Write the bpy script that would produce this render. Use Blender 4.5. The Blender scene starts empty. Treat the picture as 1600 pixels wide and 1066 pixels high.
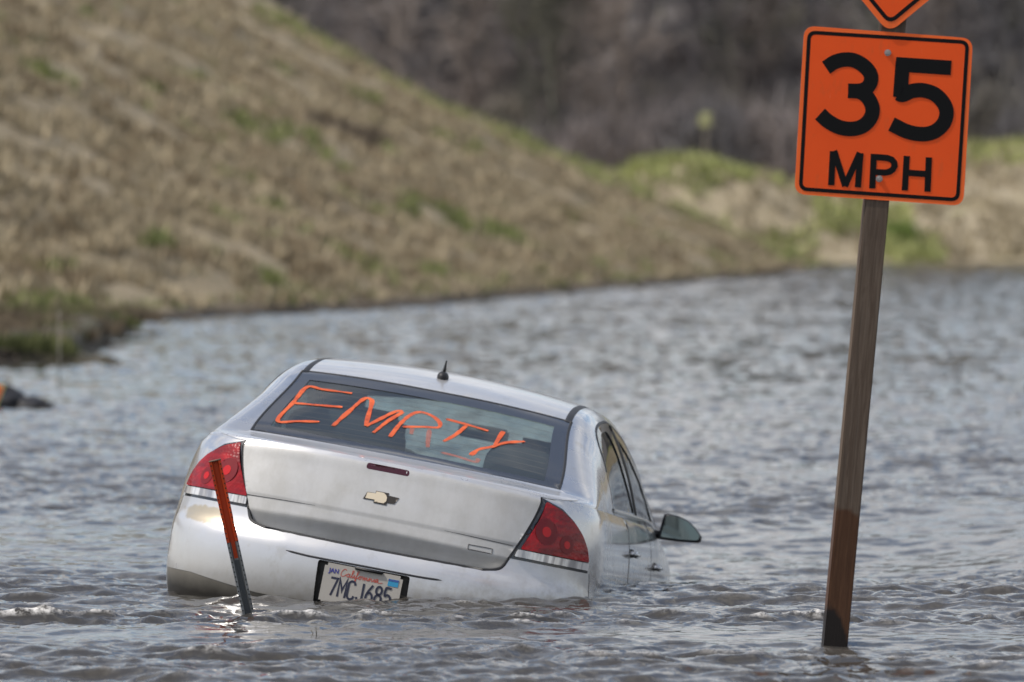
import bpy, bmesh, math, random
import numpy as np
from mathutils import Vector, Matrix, noise as mnoise
from mathutils.geometry import delaunay_2d_cdt

SC = bpy.context.scene
COL = SC.collection
R = math.radians
random.seed(7); RNG = np.random.default_rng(11)

# ================================================================= camera
CAM_H = 1.6
FPX = 10000.0                      # focal length in photo pixels (1600 wide)
PITCH = math.atan(184/FPX)
cam_d = bpy.data.cameras.new('camera'); cam = bpy.data.objects.new('camera', cam_d); COL.objects.link(cam)
cam_d.sensor_width = 36.0; cam_d.lens = FPX/1600*36.0
cam.location = (0, 0, CAM_H); cam.rotation_euler = (R(90)-PITCH, 0, 0)
cam_d.clip_start = .5; cam_d.clip_end = 6000
cam_d.dof.use_dof = True; cam_d.dof.focus_distance = 25.8; cam_d.dof.aperture_fstop = 3.6
SC.camera = cam

# ================================================================= world
SUN_EL, SUN_AZ = 56.0, -106.0       # azimuth measured from the view direction (+Y), minus = to the left
world = bpy.data.worlds.new('World'); SC.world = world; world.use_nodes = True
nt = world.node_tree; nt.nodes.clear()
def N(t, **k):
    n = nt.nodes.new(t)
    for a, b in k.items(): setattr(n, a, b)
    return n
w_out = N('ShaderNodeOutputWorld'); w_bg = N('ShaderNodeBackground'); w_bg.inputs['Strength'].default_value = .145
sky = N('ShaderNodeTexSky', sky_type='NISHITA'); sky.sun_disc = False
sky.sun_elevation = R(SUN_EL); sky.sun_rotation = R(SUN_AZ); sky.air_density = 1.0; sky.dust_density = 1.5
tc = N('ShaderNodeTexCoord'); sep = N('ShaderNodeSeparateXYZ'); nt.links.new(tc.outputs['Generated'], sep.inputs[0])
def wm(op, a, b=None):
    n = N('ShaderNodeMath', operation=op)
    for i, v in enumerate((a, b)):
        if v is None: continue
        if isinstance(v, (int, float)): n.inputs[i].default_value = v
        else: nt.links.new(v, n.inputs[i])
    return n.outputs[0]
den = wm('ADD', wm('MAXIMUM', sep.outputs[2], 0.0), .12)
cmb = N('ShaderNodeCombineXYZ'); nt.links.new(wm('DIVIDE', sep.outputs[0], den), cmb.inputs[0]); nt.links.new(wm('DIVIDE', sep.outputs[1], den), cmb.inputs[1])
cn = N('ShaderNodeTexNoise'); cn.inputs['Scale'].default_value = 2.6; cn.inputs['Detail'].default_value = 9; cn.inputs['Roughness'].default_value = .58
nt.links.new(cmb.outputs[0], cn.inputs['Vector'])
cr = N('ShaderNodeValToRGB'); cr.color_ramp.elements[0].position = .46; cr.color_ramp.elements[1].position = .60
cr.color_ramp.elements[0].color = (0, 0, 0, 1); cr.color_ramp.elements[1].color = (1, 1, 1, 1)
nt.links.new(wm('ADD', cn.outputs['Fac'], wm('MULTIPLY', wm('MAXIMUM', wm('SUBTRACT', .50, sep.outputs[2]), 0.0), .13)), cr.inputs[0])
cn2 = N('ShaderNodeTexNoise'); cn2.inputs['Scale'].default_value = 5.5; cn2.inputs['Detail'].default_value = 6
nt.links.new(cmb.outputs[0], cn2.inputs['Vector'])
cc = N('ShaderNodeValToRGB'); cc.color_ramp.elements[0].position = .35; cc.color_ramp.elements[1].position = .65
cc.color_ramp.elements[0].color = (3.2, 3.3, 3.7, 1); cc.color_ramp.elements[1].color = (8.2, 8.0, 7.8, 1)
nt.links.new(cn2.outputs['Fac'], cc.inputs[0])
mx = N('ShaderNodeMixRGB'); nt.links.new(cr.outputs[0], mx.inputs[0]); nt.links.new(sky.outputs[0], mx.inputs[1]); nt.links.new(cc.outputs[0], mx.inputs[2])
nt.links.new(mx.outputs[0], w_bg.inputs[0]); nt.links.new(w_bg.outputs[0], w_out.inputs[0])

# ================================================================= sun
sd = bpy.data.lights.new('sun', 'SUN'); sun = bpy.data.objects.new('sun', sd); COL.objects.link(sun)
sd.energy = 3.2; sd.angle = R(.6); sd.color = (1.0, .94, .86)
_d = Vector((math.sin(R(SUN_AZ))*math.cos(R(SUN_EL)), math.cos(R(SUN_AZ))*math.cos(R(SUN_EL)), math.sin(R(SUN_EL))))
sun.rotation_euler = _d.to_track_quat('Z', 'Y').to_euler()

# ================================================================= exposure
SC.view_settings.view_transform = 'Standard'; SC.view_settings.look = 'None'
SC.view_settings.exposure = 0.16; SC.view_settings.gamma = 1.0
SC.render.engine = 'CYCLES'
SC.cycles.max_bounces = 8; SC.cycles.transparent_max_bounces = 12; SC.cycles.use_denoising = True

# ================================================================= helpers
def tag(o, label=None, cat=None, group=None, kind=None):
    for k, v in (('label', label), ('category', cat), ('group', group), ('kind', kind)):
        if v: o[k] = v
    return o
def link_mesh(name, verts, faces, mat=None, parent=None, smooth=True):
    me = bpy.data.meshes.new(name); me.from_pydata([tuple(map(float, v)) for v in verts], [], [tuple(int(i) for i in f) for f in faces]); me.update()
    if smooth: me.shade_smooth()
    o = bpy.data.objects.new(name, me); COL.objects.link(o)
    if mat: me.materials.append(mat)
    if parent: o.parent = parent
    return o
def fast_mesh(name, V, Fq, mat=None, parent=None, smooth=True, n=4):
    """numpy verts (k,3) and faces (m,n)"""
    me = bpy.data.meshes.new(name); V = np.asarray(V, np.float32); Fq = np.asarray(Fq, np.int32)
    me.vertices.add(len(V)); me.vertices.foreach_set('co', V.ravel())
    me.loops.add(Fq.size); me.loops.foreach_set('vertex_index', Fq.ravel())
    me.polygons.add(len(Fq)); me.polygons.foreach_set('loop_start', np.arange(0, Fq.size, n, dtype=np.int32))
    me.update(calc_edges=True)
    if smooth: me.shade_smooth()
    o = bpy.data.objects.new(name, me); COL.objects.link(o)
    if mat: me.materials.append(mat)
    if parent: o.parent = parent
    return o
def color_attr(o, C, name='col'):
    a = o.data.attributes.new(name, 'FLOAT_COLOR', 'POINT')
    C = np.concatenate([C, np.ones((len(C), 1))], 1).astype(np.float32); a.data.foreach_set('color', C.ravel())
def bm_obj(name, bm, mat=None, parent=None, smooth=True):
    me = bpy.data.meshes.new(name); bm.to_mesh(me); bm.free()
    if smooth: me.shade_smooth()
    o = bpy.data.objects.new(name, me); COL.objects.link(o)
    if mat: me.materials.append(mat)
    if parent: o.parent = parent
    return o
def empty(name, loc=(0, 0, 0)):
    o = bpy.data.objects.new(name, None); COL.objects.link(o); o.location = loc; o.empty_display_size = .2
    return o
def box_bm(sx, sy, sz, loc=(0, 0, 0), bevel=0.0, seg=2):
    bm = bmesh.new(); bmesh.ops.create_cube(bm, size=1); bmesh.ops.scale(bm, vec=(sx, sy, sz), verts=bm.verts)
    if bevel: bmesh.ops.bevel(bm, geom=bm.edges[:], offset=bevel, segments=seg, affect='EDGES')
    bmesh.ops.translate(bm, vec=loc, verts=bm.verts); return bm
def merge(bms):
    out = bmesh.new()
    for b in bms:
        me = bpy.data.meshes.new('t'); b.to_mesh(me); b.free(); out.from_mesh(me); bpy.data.meshes.remove(me)
    return out

class MatB:
    """small node-tree builder round one Principled BSDF"""
    def __init__(s, name, base=(.5, .5, .5), rough=.5, metal=0.0, **kw):
        s.m = bpy.data.materials.new(name); s.m.use_nodes = True; s.t = s.m.node_tree
        s.p = s.t.nodes['Principled BSDF']; s.p.inputs['Base Color'].default_value = (*base, 1)
        s.p.inputs['Roughness'].default_value = rough; s.p.inputs['Metallic'].default_value = metal
        for k, v in kw.items(): s.p.inputs[k.replace('_', ' ')].default_value = v
    def n(s, t, **k):
        n = s.t.nodes.new(t)
        for a, b in k.items(): setattr(n, a, b)
        return n
    def l(s, a, b): s.t.links.new(a, b)
    def coord(s, kind='Object', scale=(1, 1, 1), rot=(0, 0, 0)):
        c = s.n('ShaderNodeTexCoord'); m = s.n('ShaderNodeMapping'); m.inputs['Scale'].default_value = scale; m.inputs['Rotation'].default_value = rot
        s.l(c.outputs[kind], m.inputs['Vector']); return m.outputs[0]
    def noise(s, vec, scale, detail=4, rough=.55, dist=0.0):
        n = s.n('ShaderNodeTexNoise'); n.inputs['Scale'].default_value = scale; n.inputs['Detail'].default_value = detail
        n.inputs['Roughness'].default_value = rough; n.inputs['Distortion'].default_value = dist
        s.l(vec, n.inputs['Vector']); return n.outputs['Fac']
    def ramp(s, fac, stops):
        r = s.n('ShaderNodeValToRGB'); e = r.color_ramp.elements
        while len(e) < len(stops): e.new(.5)
        for x, (p, c) in zip(e, stops):
            x.position = p; x.color = (*c, 1) if isinstance(c, tuple) else (c, c, c, 1)
        s.l(fac, r.inputs[0]); return r.outputs[0]
    def mix(s, fac, a, b, mode='MIX'):
        m = s.n('ShaderNodeMixRGB', blend_type=mode)
        for i, v in enumerate((fac, a, b)):
            if isinstance(v, (int, float)): m.inputs[i].default_value = v
            elif isinstance(v, tuple): m.inputs[i].default_value = (*v, 1)
            else: s.l(v, m.inputs[i])
        return m.outputs[0]
    def math(s, op, a, b=0.0):
        m = s.n('ShaderNodeMath', operation=op)
        for i, v in enumerate((a, b)):
            if isinstance(v, (int, float)): m.inputs[i].default_value = v
            else: s.l(v, m.inputs[i])
        return m.outputs[0]
    def base(s, o): s.l(o, s.p.inputs['Base Color']); return s
    def rough(s, o): s.l(o, s.p.inputs['Roughness']); return s
    def bump(s, h, strength=.3, dist=.01):
        b = s.n('ShaderNodeBump'); b.inputs['Strength'].default_value = strength; b.inputs['Distance'].default_value = dist
        s.l(h, b.inputs['Height']); s.l(b.outputs[0], s.p.inputs['Normal']); return s

# ---------------------------------------------------------------- value noise for terrain (numpy, tiling lattice)
_lat = RNG.random((256, 256))
def vnoise(x, y):
    xi = np.floor(x).astype(int); yi = np.floor(y).astype(int); fx = x-xi; fy = y-yi
    fx = fx*fx*(3-2*fx); fy = fy*fy*(3-2*fy); L = lambda a, b: _lat[a & 255, b & 255]
    return (L(xi, yi)*(1-fx)+L(xi+1, yi)*fx)*(1-fy)+(L(xi, yi+1)*(1-fx)+L(xi+1, yi+1)*fx)*fy
def fbm(x, y, o=4):
    s = 0; a = .5
    for i in range(o): s = s+a*vnoise(x*2**i+17.3*i, y*2**i+5.1*i); a *= .5
    return s/(1-.5**o)
def grid_faces(nr, nc):
    i = np.arange(nr*nc).reshape(nr, nc)
    return np.stack([i[:-1, :-1], i[:-1, 1:], i[1:, 1:], i[1:, :-1]], -1).reshape(-1, 4)

# ================================================================= water
SHORE = np.array([(76, -9.1), (92.5, -7.4), (96.4, -6.8), (106, -5.3), (115, -2.9), (126, -.9), (144, 1.4), (158, 3.2), (180, 6.3), (200, 8.7), (225, 11.2), (245, 12.9)])      # waterline of the left bank: (y, x)
def fft_tile(n, L, seed, lam_p, lam_min, wdir, spread=4.0):
    rg = np.random.default_rng(seed)
    k = 2*np.pi*np.fft.fftfreq(n, L/n); kx, ky = np.meshgrid(k, k, indexing='ij'); kk = np.hypot(kx, ky); kk[0, 0] = 1e-6
    kp = 2*np.pi/lam_p; km = 2*np.pi/lam_min
    P = np.exp(-1.25*(kp/kk)**2)/kk**3.6*np.exp(-(kk/km)**2)
    c = np.abs((kx*math.cos(wdir)+ky*math.sin(wdir))/kk)
    P = P*(.10+.90*c**spread); P[0, 0] = 0
    H = np.sqrt(P)*(rg.normal(size=(n, n))+1j*rg.normal(size=(n, n)))
    h = np.fft.ifft2(H).real; s = h.std()
    dx = np.fft.ifft2(-1j*kx/kk*H).real; dy = np.fft.ifft2(-1j*ky/kk*H).real
    return h/s, dx/s, dy/s
def tile_sample(T, L, x, y):
    n = T[0].shape[0]; a = x/L*n; b = y/L*n; ai = np.floor(a).astype(int); bi = np.floor(b).astype(int); fa = a-ai; fb = b-bi
    out = []
    for t in T:
        G_ = lambda i, j: t[i % n, j % n]
        out.append((G_(ai, bi)*(1-fa)+G_(ai+1, bi)*fa)*(1-fb)+(G_(ai, bi+1)*(1-fa)+G_(ai+1, bi+1)*fa)*fb)
    return out
def build_water():
    rows = [9.0]
    while rows[-1] < 330:
        d = rows[-1]; rows.append(d+min(max(.026 if d > 19 else .07, .026*(d/25)**2), .2))
    rows += [360, 420, 520, 700, 1000, 1600, 3000]
    rows = [-60, -30, -12, 0, 5]+rows
    D = np.array(rows)
    a = np.linspace(-1, 1, 560)
    ang = .125*a+.0*a                            # fan of columns, finest where the river lies before the camera
    ang = np.concatenate([[-20, -6, -2, -1, -.6, -.4, -.3, -.24, -.2, -.17, -.15, -.137], ang, [.137, .15, .17, .2, .24, .3, .4, .6, 1, 2, 6, 20]])
    DD, AA = np.meshgrid(D, ang, indexing='ij')
    X = AA*np.maximum(np.abs(DD), 12); Y = DD.copy()
    A = fft_tile(512, 8.7, 3, .80, .05, R(105)); B = fft_tile(512, 5.3, 9, .34, .035, R(52)); Cc = fft_tile(512, 61.0, 5, 4.0, .5, R(80))
    r1, r2 = R(17), R(-31)
    xa, ya = X*math.cos(r1)-Y*math.sin(r1), X*math.sin(r1)+Y*math.cos(r1)
    xb, yb = X*math.cos(r2)-Y*math.sin(r2), X*math.sin(r2)+Y*math.cos(r2)
    ha, dxa, dya = tile_sample(A, 8.7, xa, ya); hb, dxb, dyb = tile_sample(B, 5.3, xb, yb); hc, dxc, dyc = tile_sample(Cc, 61.0, X, Y)
    # gusts: calm, smooth patches between rougher ones
    g = fbm(X*.30+3, Y*.22+9, 3); g = np.clip((g-.36)/.30, 0, 1); g = g*g*(3-2*g)
    fr = np.clip((np.abs(Y)-32)/25, 0, 1); g = (.45+.75*g)*(1-fr)+(.85+.35*g)*fr
    g = g+.45*np.exp(-((X-np.interp(Y, SHORE[:, 0], SHORE[:, 1])-1.4)/1.2)**2)*(Y > 85)*(Y < 245)
    def bump(c, w): return np.exp(-((Y-c)/w)**2)
    g = g*(1-.70*bump(24.45, .55))*(1-.4*bump(26.15, .28))+.5*bump(25.40, .28)*(X > -3)+.2*bump(23.0, .4)
    near = np.clip(1-(np.abs(Y)-150)/260, .5, 1)*(np.abs(AA) < .3)
    am = g*near
    Z = am*(.0086*ha+.0040*hb)+.006*hc*near
    ch = -.62
    DX = am*ch*(.0086*(dxa*math.cos(r1)+dya*math.sin(r1))+.0040*(dxb*math.cos(r2)+dyb*math.sin(r2)))
    DY = am*ch*(.0086*(-dxa*math.sin(r1)+dya*math.cos(r1))+.0040*(-dxb*math.sin(r2)+dyb*math.cos(r2)))
    sm = lambda t: np.clip(t, 0, 1)**2*(3-2*np.clip(t, 0, 1))
    # the level draws down along the lee side of the car
    Z = Z-.14*sm((Y-27.2)/3.6)*(1-sm((Y-32.2)/4.5))*(1-sm((X-1.35-.1*(Y-28))/1.7))*(X > -.9)
    V = np.stack([X+DX, Y+DY, Z+.024], -1).reshape(-1, 3)
    foam_glint = np.clip((ha*.7+hb*.5-1.15)/.8, 0, 1)*np.clip(.12+.9*bump(25.35, .35)*(X > -3)+.6*bump(23.0, .5)+.5*bump(26.3, .25)*(X < 1.2)*(X > -2), 0, 1)*near  # pale crest marks: froth, with white glints put into the colour
    m = MatB('muddy water', (.10, .08, .06), .05, IOR=1.333)
    o3 = m.coord('Object', (1, .8, 1)); n1 = m.noise(o3, 9.0, 5, .6, .4); n2 = m.noise(m.coord('Object', (1, .45, 1)), 1.6, 5, .6)
    m.bump(m.math('ADD', m.math('MULTIPLY', n1, .30), n2), .20, .05)
    m.base(m.mix(m.ramp(m.noise(m.coord('Object', (.35, .2, 1)), 1.1, 4), [(.35, 0.0), (.7, 1.0)]), (.037, .034, .030), (.056, .051, .044)))
    bc = m.p.inputs['Base Color'].links[0].from_socket; at = m.n('ShaderNodeAttribute', attribute_name='foam_glint'); fk = m.math('MULTIPLY', at.outputs['Fac'], m.ramp(m.noise(m.coord('Object', (1, .6, 1)), 26, 5, .7), [(.42, 0.0), (.60, 1.0)]))
    m.base(m.mix(fk, bc, (.62, .60, .57))); m.rough(m.math('ADD', .05, m.math('MULTIPLY', fk, .6)))
    o = fast_mesh('water', V, grid_faces(len(D), len(ang))[:, ::-1], m.m); fa = o.data.attributes.new('foam_glint', 'FLOAT', 'POINT'); fa.data.foreach_set('value', foam_glint.ravel().astype(np.float32))
    return tag(o, kind='structure')
water = build_water()

# ================================================================= terrain
def shore_x(y): return np.interp(y, SHORE[:, 0], SHORE[:, 1], left=None)
GRASS = None
def ground_mat(name, straw, straw2, soil, green, gpos, wet=False):
    m = MatB(name, straw, .95); c = m.coord('Object')
    a = m.mix(m.ramp(m.noise(c, 2.2, 6, .65), [(.3, 0.0), (.7, 1.0)]), straw, straw2)
    b = m.mix(m.ramp(m.noise(c, 5.5, 5, .6), [(.56, 0.0), (.70, 1.0)]), a, soil)
    g = m.mix(m.ramp(m.noise(c, .55, 6, .7), [(gpos, 0.0), (gpos+.16, 1.0)]), b, green)
    if wet:
        tcn = m.n('ShaderNodeTexCoord'); z = m.n('ShaderNodeSeparateXYZ'); m.l(tcn.outputs['Object'], z.inputs[0]); mr = m.n('ShaderNodeMapRange'); m.l(m.math('ADD', z.outputs[2], m.math('MULTIPLY', m.math('SUBTRACT', m.noise(c, .9, 4), .5), .3)), mr.inputs[0])
        mr.inputs[1].default_value = .30; mr.inputs[2].default_value = .12; g = m.mix(mr.outputs[0], g, (.055, .042, .030))
    m.base(g); m.bump(m.noise(c, 7, 6, .7), .9, .08); return m.m
M_HILL = ground_mat('dry grass slope', (.300, .247, .160), (.245, .200, .130), (.18, .138, .088), (.19, .20, .09), .63, True)
M_FAR = ground_mat('pale bank grass', (.345, .29, .195), (.30, .25, .165), (.28, .23, .155), (.30, .31, .13), .58)
M_LITTER = ground_mat('leaf litter', (.13, .115, .108), (.105, .097, .094), (.09, .082, .08), (.06, .065, .035), .66)
def hill_h(s, y):
    """height of the road embankment at distance s left of the waterline"""
    h = np.where(s > 0, .36*s+.0055*s*s, .9*s)
    h = np.where(s > 26, .36*26+.0055*26*26+.02*(s-26), h)
    return h
def smooth01(t): t = np.clip(t, 0, 1); return t*t*(3-2*t)
def hill_z(s, y):
    h = hill_h(s, y)
    h = h*(1-smooth01((y-(223+.05*s))/18.0))-1.2*smooth01((y-229)/14)
    lump = (fbm(s*1.4+40, y*.8, 4)-.5)*.36+(fbm(s*.35, y*.16+7, 3)-.5)*.8
    return h+lump*np.clip((s+.3)/1.5, .15, 1)+.10*np.clip(1-np.abs(s-.25)/.4, 0, 1)*(fbm(y*.9, s*2, 3)-.15)*3
def build_hill():
    s = np.concatenate([np.linspace(-1.5, 22, 190), np.linspace(22.5, 60, 30)]); y = np.linspace(62, 252, 650)
    Y, S_ = np.meshgrid(y, s, indexing='ij')
    X0 = np.interp(Y, SHORE[:, 0], SHORE[:, 1]); X0 = np.where(Y < 76, -9.1+(Y-76)*.13, X0); X0 = X0+(fbm(Y*.35, Y*0+2, 3)-.5)*1.1
    Z = hill_z(S_, Y); V = np.stack([X0-S_, Y, Z], -1)
    o = fast_mesh('hill', V.reshape(-1, 3), grid_faces(len(y), len(s)), M_HILL); tag(o, kind='structure')
    return X0, S_, Y, Z
HX, HS, HY, HZ = build_hill()

def tufts(name, P, hgt, C, blades=6, spread=.6):
    """one mesh of many grass tufts; P base points, C colours"""
    n = len(P); b = blades
    a = RNG.random((n, b))*2*np.pi; lean = RNG.random((n, b))*spread; hh = hgt[:, None]*(.6+.6*RNG.random((n, b))); wd = hgt[:, None]*.16
    base = P[:, None, :]+np.stack([np.cos(a)*.25*hgt[:, None], np.sin(a)*.25*hgt[:, None], 0*a-.02], -1)
    tip = base+np.stack([np.cos(a)*lean*hh, np.sin(a)*lean*hh, hh], -1)
    sd_ = np.stack([-np.sin(a)*wd, np.cos(a)*wd, 0*a], -1)
    V = np.stack([base-sd_, base+sd_, tip], 2).reshape(-1, 3)
    o = fast_mesh(name, V, np.arange(len(V)).reshape(-1, 3), smooth=False, n=3)
    c = np.repeat(C, b*3, 0)*(.8+.4*np.repeat(RNG.random((n*b, 1)), 3, 0)); color_attr(o, c)
    return o
def attr_mat(name, rough=.9, attr='col'):
    m = MatB(name, (.2, .2, .2), rough); a = m.n('ShaderNodeAttribute', attribute_name=attr); m.base(a.outputs['Color']); return m
M_TUFT = attr_mat('grass blades', .9).m
def build_hill_grass():
    n = 78000
    y = 70+168*RNG.random(n); s = RNG.random(n)**1.2*19
    x0 = np.interp(y, SHORE[:, 0], SHORE[:, 1]); x0 = np.where(y < 76, -9.1+(y-76)*.13, x0); x0 = x0+(fbm(y*.35, y*0+2, 3)-.5)*1.1
    z = hill_z(s, y)
    ok = (z > .17)&(fbm(s*.9+9, y*.5, 3) > .40); y, s, x0, z = y[ok], s[ok], x0[ok], z[ok]
    k = fbm(s*.8+70, y*.35+30, 4)
    straw = np.array([[.375, .312, .205]])*(.75+.5*RNG.random((len(y), 1)))
    dark = np.array([[.25, .195, .12]]); green = np.array([[.17, .19, .065]])
    C = np.where((fbm(s*1.8, y*.9+3, 3) > .60)[:, None], dark, straw)
    gm = (k > .68)|((s < 1.0)&(RNG.random(len(y)) < np.where(y < 108, .7, .25))&(fbm(y*.25, s*0, 2) > .48))|((y > 213)&(RNG.random(len(y)) < .62))
    den_ = ((s-9.6)/.9)**2+((y-172)/6)**2 < 1; C = np.where(den_[:, None], np.array([[.13, .10, .07]]), C); gm &= ~den_
    C = np.where(gm[:, None], green*np.where(y > 211, 1.35, 1.0)[:, None]*(.8+.6*RNG.random((len(y), 1))), C)
    h = (.12+.22*RNG.random(len(y)))*np.where(s < 1.0, .75, 1)
    o = tufts('hill_grass', np.stack([x0-s, y, z], -1), h, C); o.data.materials.append(M_TUFT)
    tag(o, 'dry straw coloured grass with green patches covering the slope of the embankment', 'grass', kind='stuff')
build_hill_grass()

def far_h(X, Y):
    # cross bank that slopes down to the right, then a paler bank rising behind it
    a = np.interp(X-.02*(Y-262), [-2, 2, 4, 5.2, 8, 10.2, 14.2, 16.8, 17.8, 22], [1.6, 2.2, 3.0, 3.8, 3.9, 3.3, 1.5, .5, 0, -2])*smooth01((Y-258-np.clip((12-X)*.25, 0, 3))/6)
    b = np.clip((Y-263-.02*X)*.16, -2, 5.0)*smooth01((X-8)/10)
    c = np.clip((Y-300)*.1, -2, 3.3)
    h = np.maximum(np.maximum(a, b), c)
    h = np.where(Y > 360, h+(Y-360)*.16, h)
    h = h+(fbm(X*.45, Y*.45, 4)-.5)*np.clip(h, 0, 1.6)*.55
    return np.where(Y < 256, -1.5, h)
def build_far():
    for nm, x, y, m in (('bank', np.linspace(-140, 150, 420), np.linspace(250, 338, 170), M_FAR), ('hillside', np.linspace(-200, 210, 200), np.linspace(338, 640, 90), M_LITTER)):
        Y, X = np.meshgrid(y, x, indexing='ij'); Z = far_h(X, Y)
        o = fast_mesh(nm, np.stack([X, Y, Z], -1).reshape(-1, 3), grid_faces(len(y), len(x))[:, ::-1], m); tag(o, kind='structure')
    n = 46000
    px = RNG.random(n)*86-6; py = 256+60*RNG.random(n)**1.3; pz = far_h(px, py); ok = pz > .05
    px, py, pz = px[ok], py[ok], pz[ok]
    gm = ((px < 17)&(fbm(px*.45+2, py*.3, 3) > np.where(pz > 3.0, .33, .5)))|(pz > 4.2)&(RNG.random(len(px)) < .6)|((np.abs(px-16.2) < 1.6)&(py < 268))
    C = np.where(gm[:, None], np.array([[.34, .355, .135]])*(.7+.6*RNG.random((len(px), 1))), np.array([[.37, .31, .205]])*(.8+.4*RNG.random((len(px), 1))))
    keep = gm|(RNG.random(len(px)) < .35)
    g = tufts('bank_grass', np.stack([px, py, pz], -1)[keep], (.25+.4*RNG.random(keep.sum())), C[keep], 5); g.data.materials.append(M_TUFT)
    tag(g, 'pale and green grass growing on the far river bank', 'grass', kind='stuff')
build_far()
# river bed, out to the horizon
gm_ = MatB('silt', (.16, .13, .09), .95); gm_.base(gm_.ramp(gm_.noise(gm_.coord('Object'), .2, 5), [(.3, (.12, .10, .07)), (.7, (.2, .165, .12))]))
tag(fast_mesh('ground', [(-5000, -800, -2.2), (5000, -800, -2.2), (5000, 5000, -2.2), (-5000, 5000, -2.2)], [[0, 1, 2, 3]], gm_.m), kind='structure')

# low muddy spit at the left
def build_spit():
    x = np.linspace(-11, -4.1, 150); y = np.concatenate([np.linspace(69.5, 76, 60), np.linspace(76.3, 98, 60)]); Y, X = np.meshgrid(y, x, indexing='ij')
    top = np.interp(X, [-11, -6.2, -5.35, -5.0, -4.75, -4.55, -4.42, -4.1], [.40, .30, .25, .20, .10, .12, .05, -.15])
    fr = 71.2+.5*(fbm(X*1.3, X*0, 3)-.5)
    top = top+.5*np.clip((fbm(X*.9+3, Y*.5, 4)-.62)*(X < -4.9), -.3, .6)-.45*smooth01((X+5.25+.5*(fbm(Y*.5, Y*0+4, 3)-.5))/.5)*smooth01((Y-73)/2)
    Z = top*smooth01((Y-fr)/.35)*1.0-.25*(1-smooth01((Y-fr)/.5))+(fbm(X*3, Y*2, 4)-.5)*.16*np.clip(top*4, 0, 1)
    Z = Z-.6*smooth01((Y-fr-1.0-22*smooth01((-5.0-X)/.6))/1.2)
    m = MatB('wet mud bank', (.09, .07, .05), .8); c = m.coord('Object')
    m.base(m.mix(m.ramp(m.noise(c, 1.3, 5), [(.45, 0.0), (.6, 1.0)]), (.050, .038, .027), (.060, .056, .026))); m.bump(m.noise(c, 9, 5, .65), .8, .05)
    tag(fast_mesh('mud_bank', np.stack([X, Y, Z], -1).reshape(-1, 3), grid_faces(len(y), len(x))[:, ::-1], m.m), kind='structure')
    n = 9000; px = RNG.uniform(-9, -4.9, n); py = 71.5+24*RNG.random(n)**1.3; kp = (px < -5.35+.25*np.sin(py*1.3))|(py < 72.6); px, py = px[kp], py[kp]; n = len(px); pz = np.interp(px, [-11, -6.2, -5.35, -5.0], [.40, .30, .25, .20])-.05
    g = tufts('spit_grass', np.stack([px, py, pz], -1), (.07+.13*RNG.random(n)), np.where((fbm(px*1.1, py*.5, 3) > .57)[:, None], np.array([[.11, .12, .04]]), np.array([[.15, .115, .072]])), 5); g.data.materials.append(M_TUFT)
    tag(g, 'short green and brown grass on the low mud spit at the left', 'grass', kind='stuff')
build_spit()

# ================================================================= bare woods far behind
def tree_proto(seed, H):
    rg = np.random.default_rng(seed); V = []; Fc = []
    def tube(p, q, r0, r1, k=4):
        p, q = np.array(p, float), np.array(q, float); d = q-p; d /= np.linalg.norm(d)+1e-9
        u = np.cross(d, [.3, .9, .2]); u /= np.linalg.norm(u); v = np.cross(d, u); b = len(V)
        for c, r in ((p, r0), (q, r1)):
            for i in range(k):
                t = 2*np.pi*i/k; V.append(c+r*(np.cos(t)*u+np.sin(t)*v))
        for i in range(k):
            j = (i+1) % k; Fc.append((b+i, b+j, b+k+j)); Fc.append((b+i, b+k+j, b+k+i))
    def twig(p, d, L, w):
        w *= 1.25; b = len(V); s = np.cross(d, rg.normal(size=3)); s /= np.linalg.norm(s)+1e-9
        V.extend([p-s*w, p+s*w, p+d*L]); Fc.append((b, b+1, b+2))
    pts = [np.array([0, 0, 0.])]
    for i in range(6): pts.append(pts[-1]+np.array([rg.normal()*.25, rg.normal()*.25, H*.15]))
    for i in range(6): tube(pts[i], pts[i+1], .20*(1-i/7), .20*(1-(i+1)/7), 5)
    for i in range(26):
        h = .12+.85*rg.random()**.8; j = min(int(h*6), 5); p = pts[j]+(pts[j+1]-pts[j])*(h*6-j)
        a = rg.random()*6.283; L = H*(.16+.20*rg.random())*(1.15-.6*h); d = np.array([np.cos(a)*.75, np.sin(a)*.75, .55+.5*rg.random()]); d /= np.linalg.norm(d)
        q = p+d*L*.5; e = q+(d+rg.normal(size=3)*.3)*L*.5; tube(p, q, .085*(1.1-h), .05*(1.1-h)); tube(q, e, .05*(1.1-h), .015)
        for k in range(34):
            t = rg.random(); c = (p+(q-p)*t*2) if t < .5 else q+(e-q)*(t*2-1)
            dd = d*.6+rg.normal(size=3)*.55+np.array([0, 0, .25]); dd /= np.linalg.norm(dd); l = .5+1.3*rg.random(); twig(c, dd, l, .028)
            if k % 2: twig(c+dd*l*.6, dd*.5+rg.normal(size=3)*.6, .7, .022)
    return np.array(V), np.array(Fc)
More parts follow.
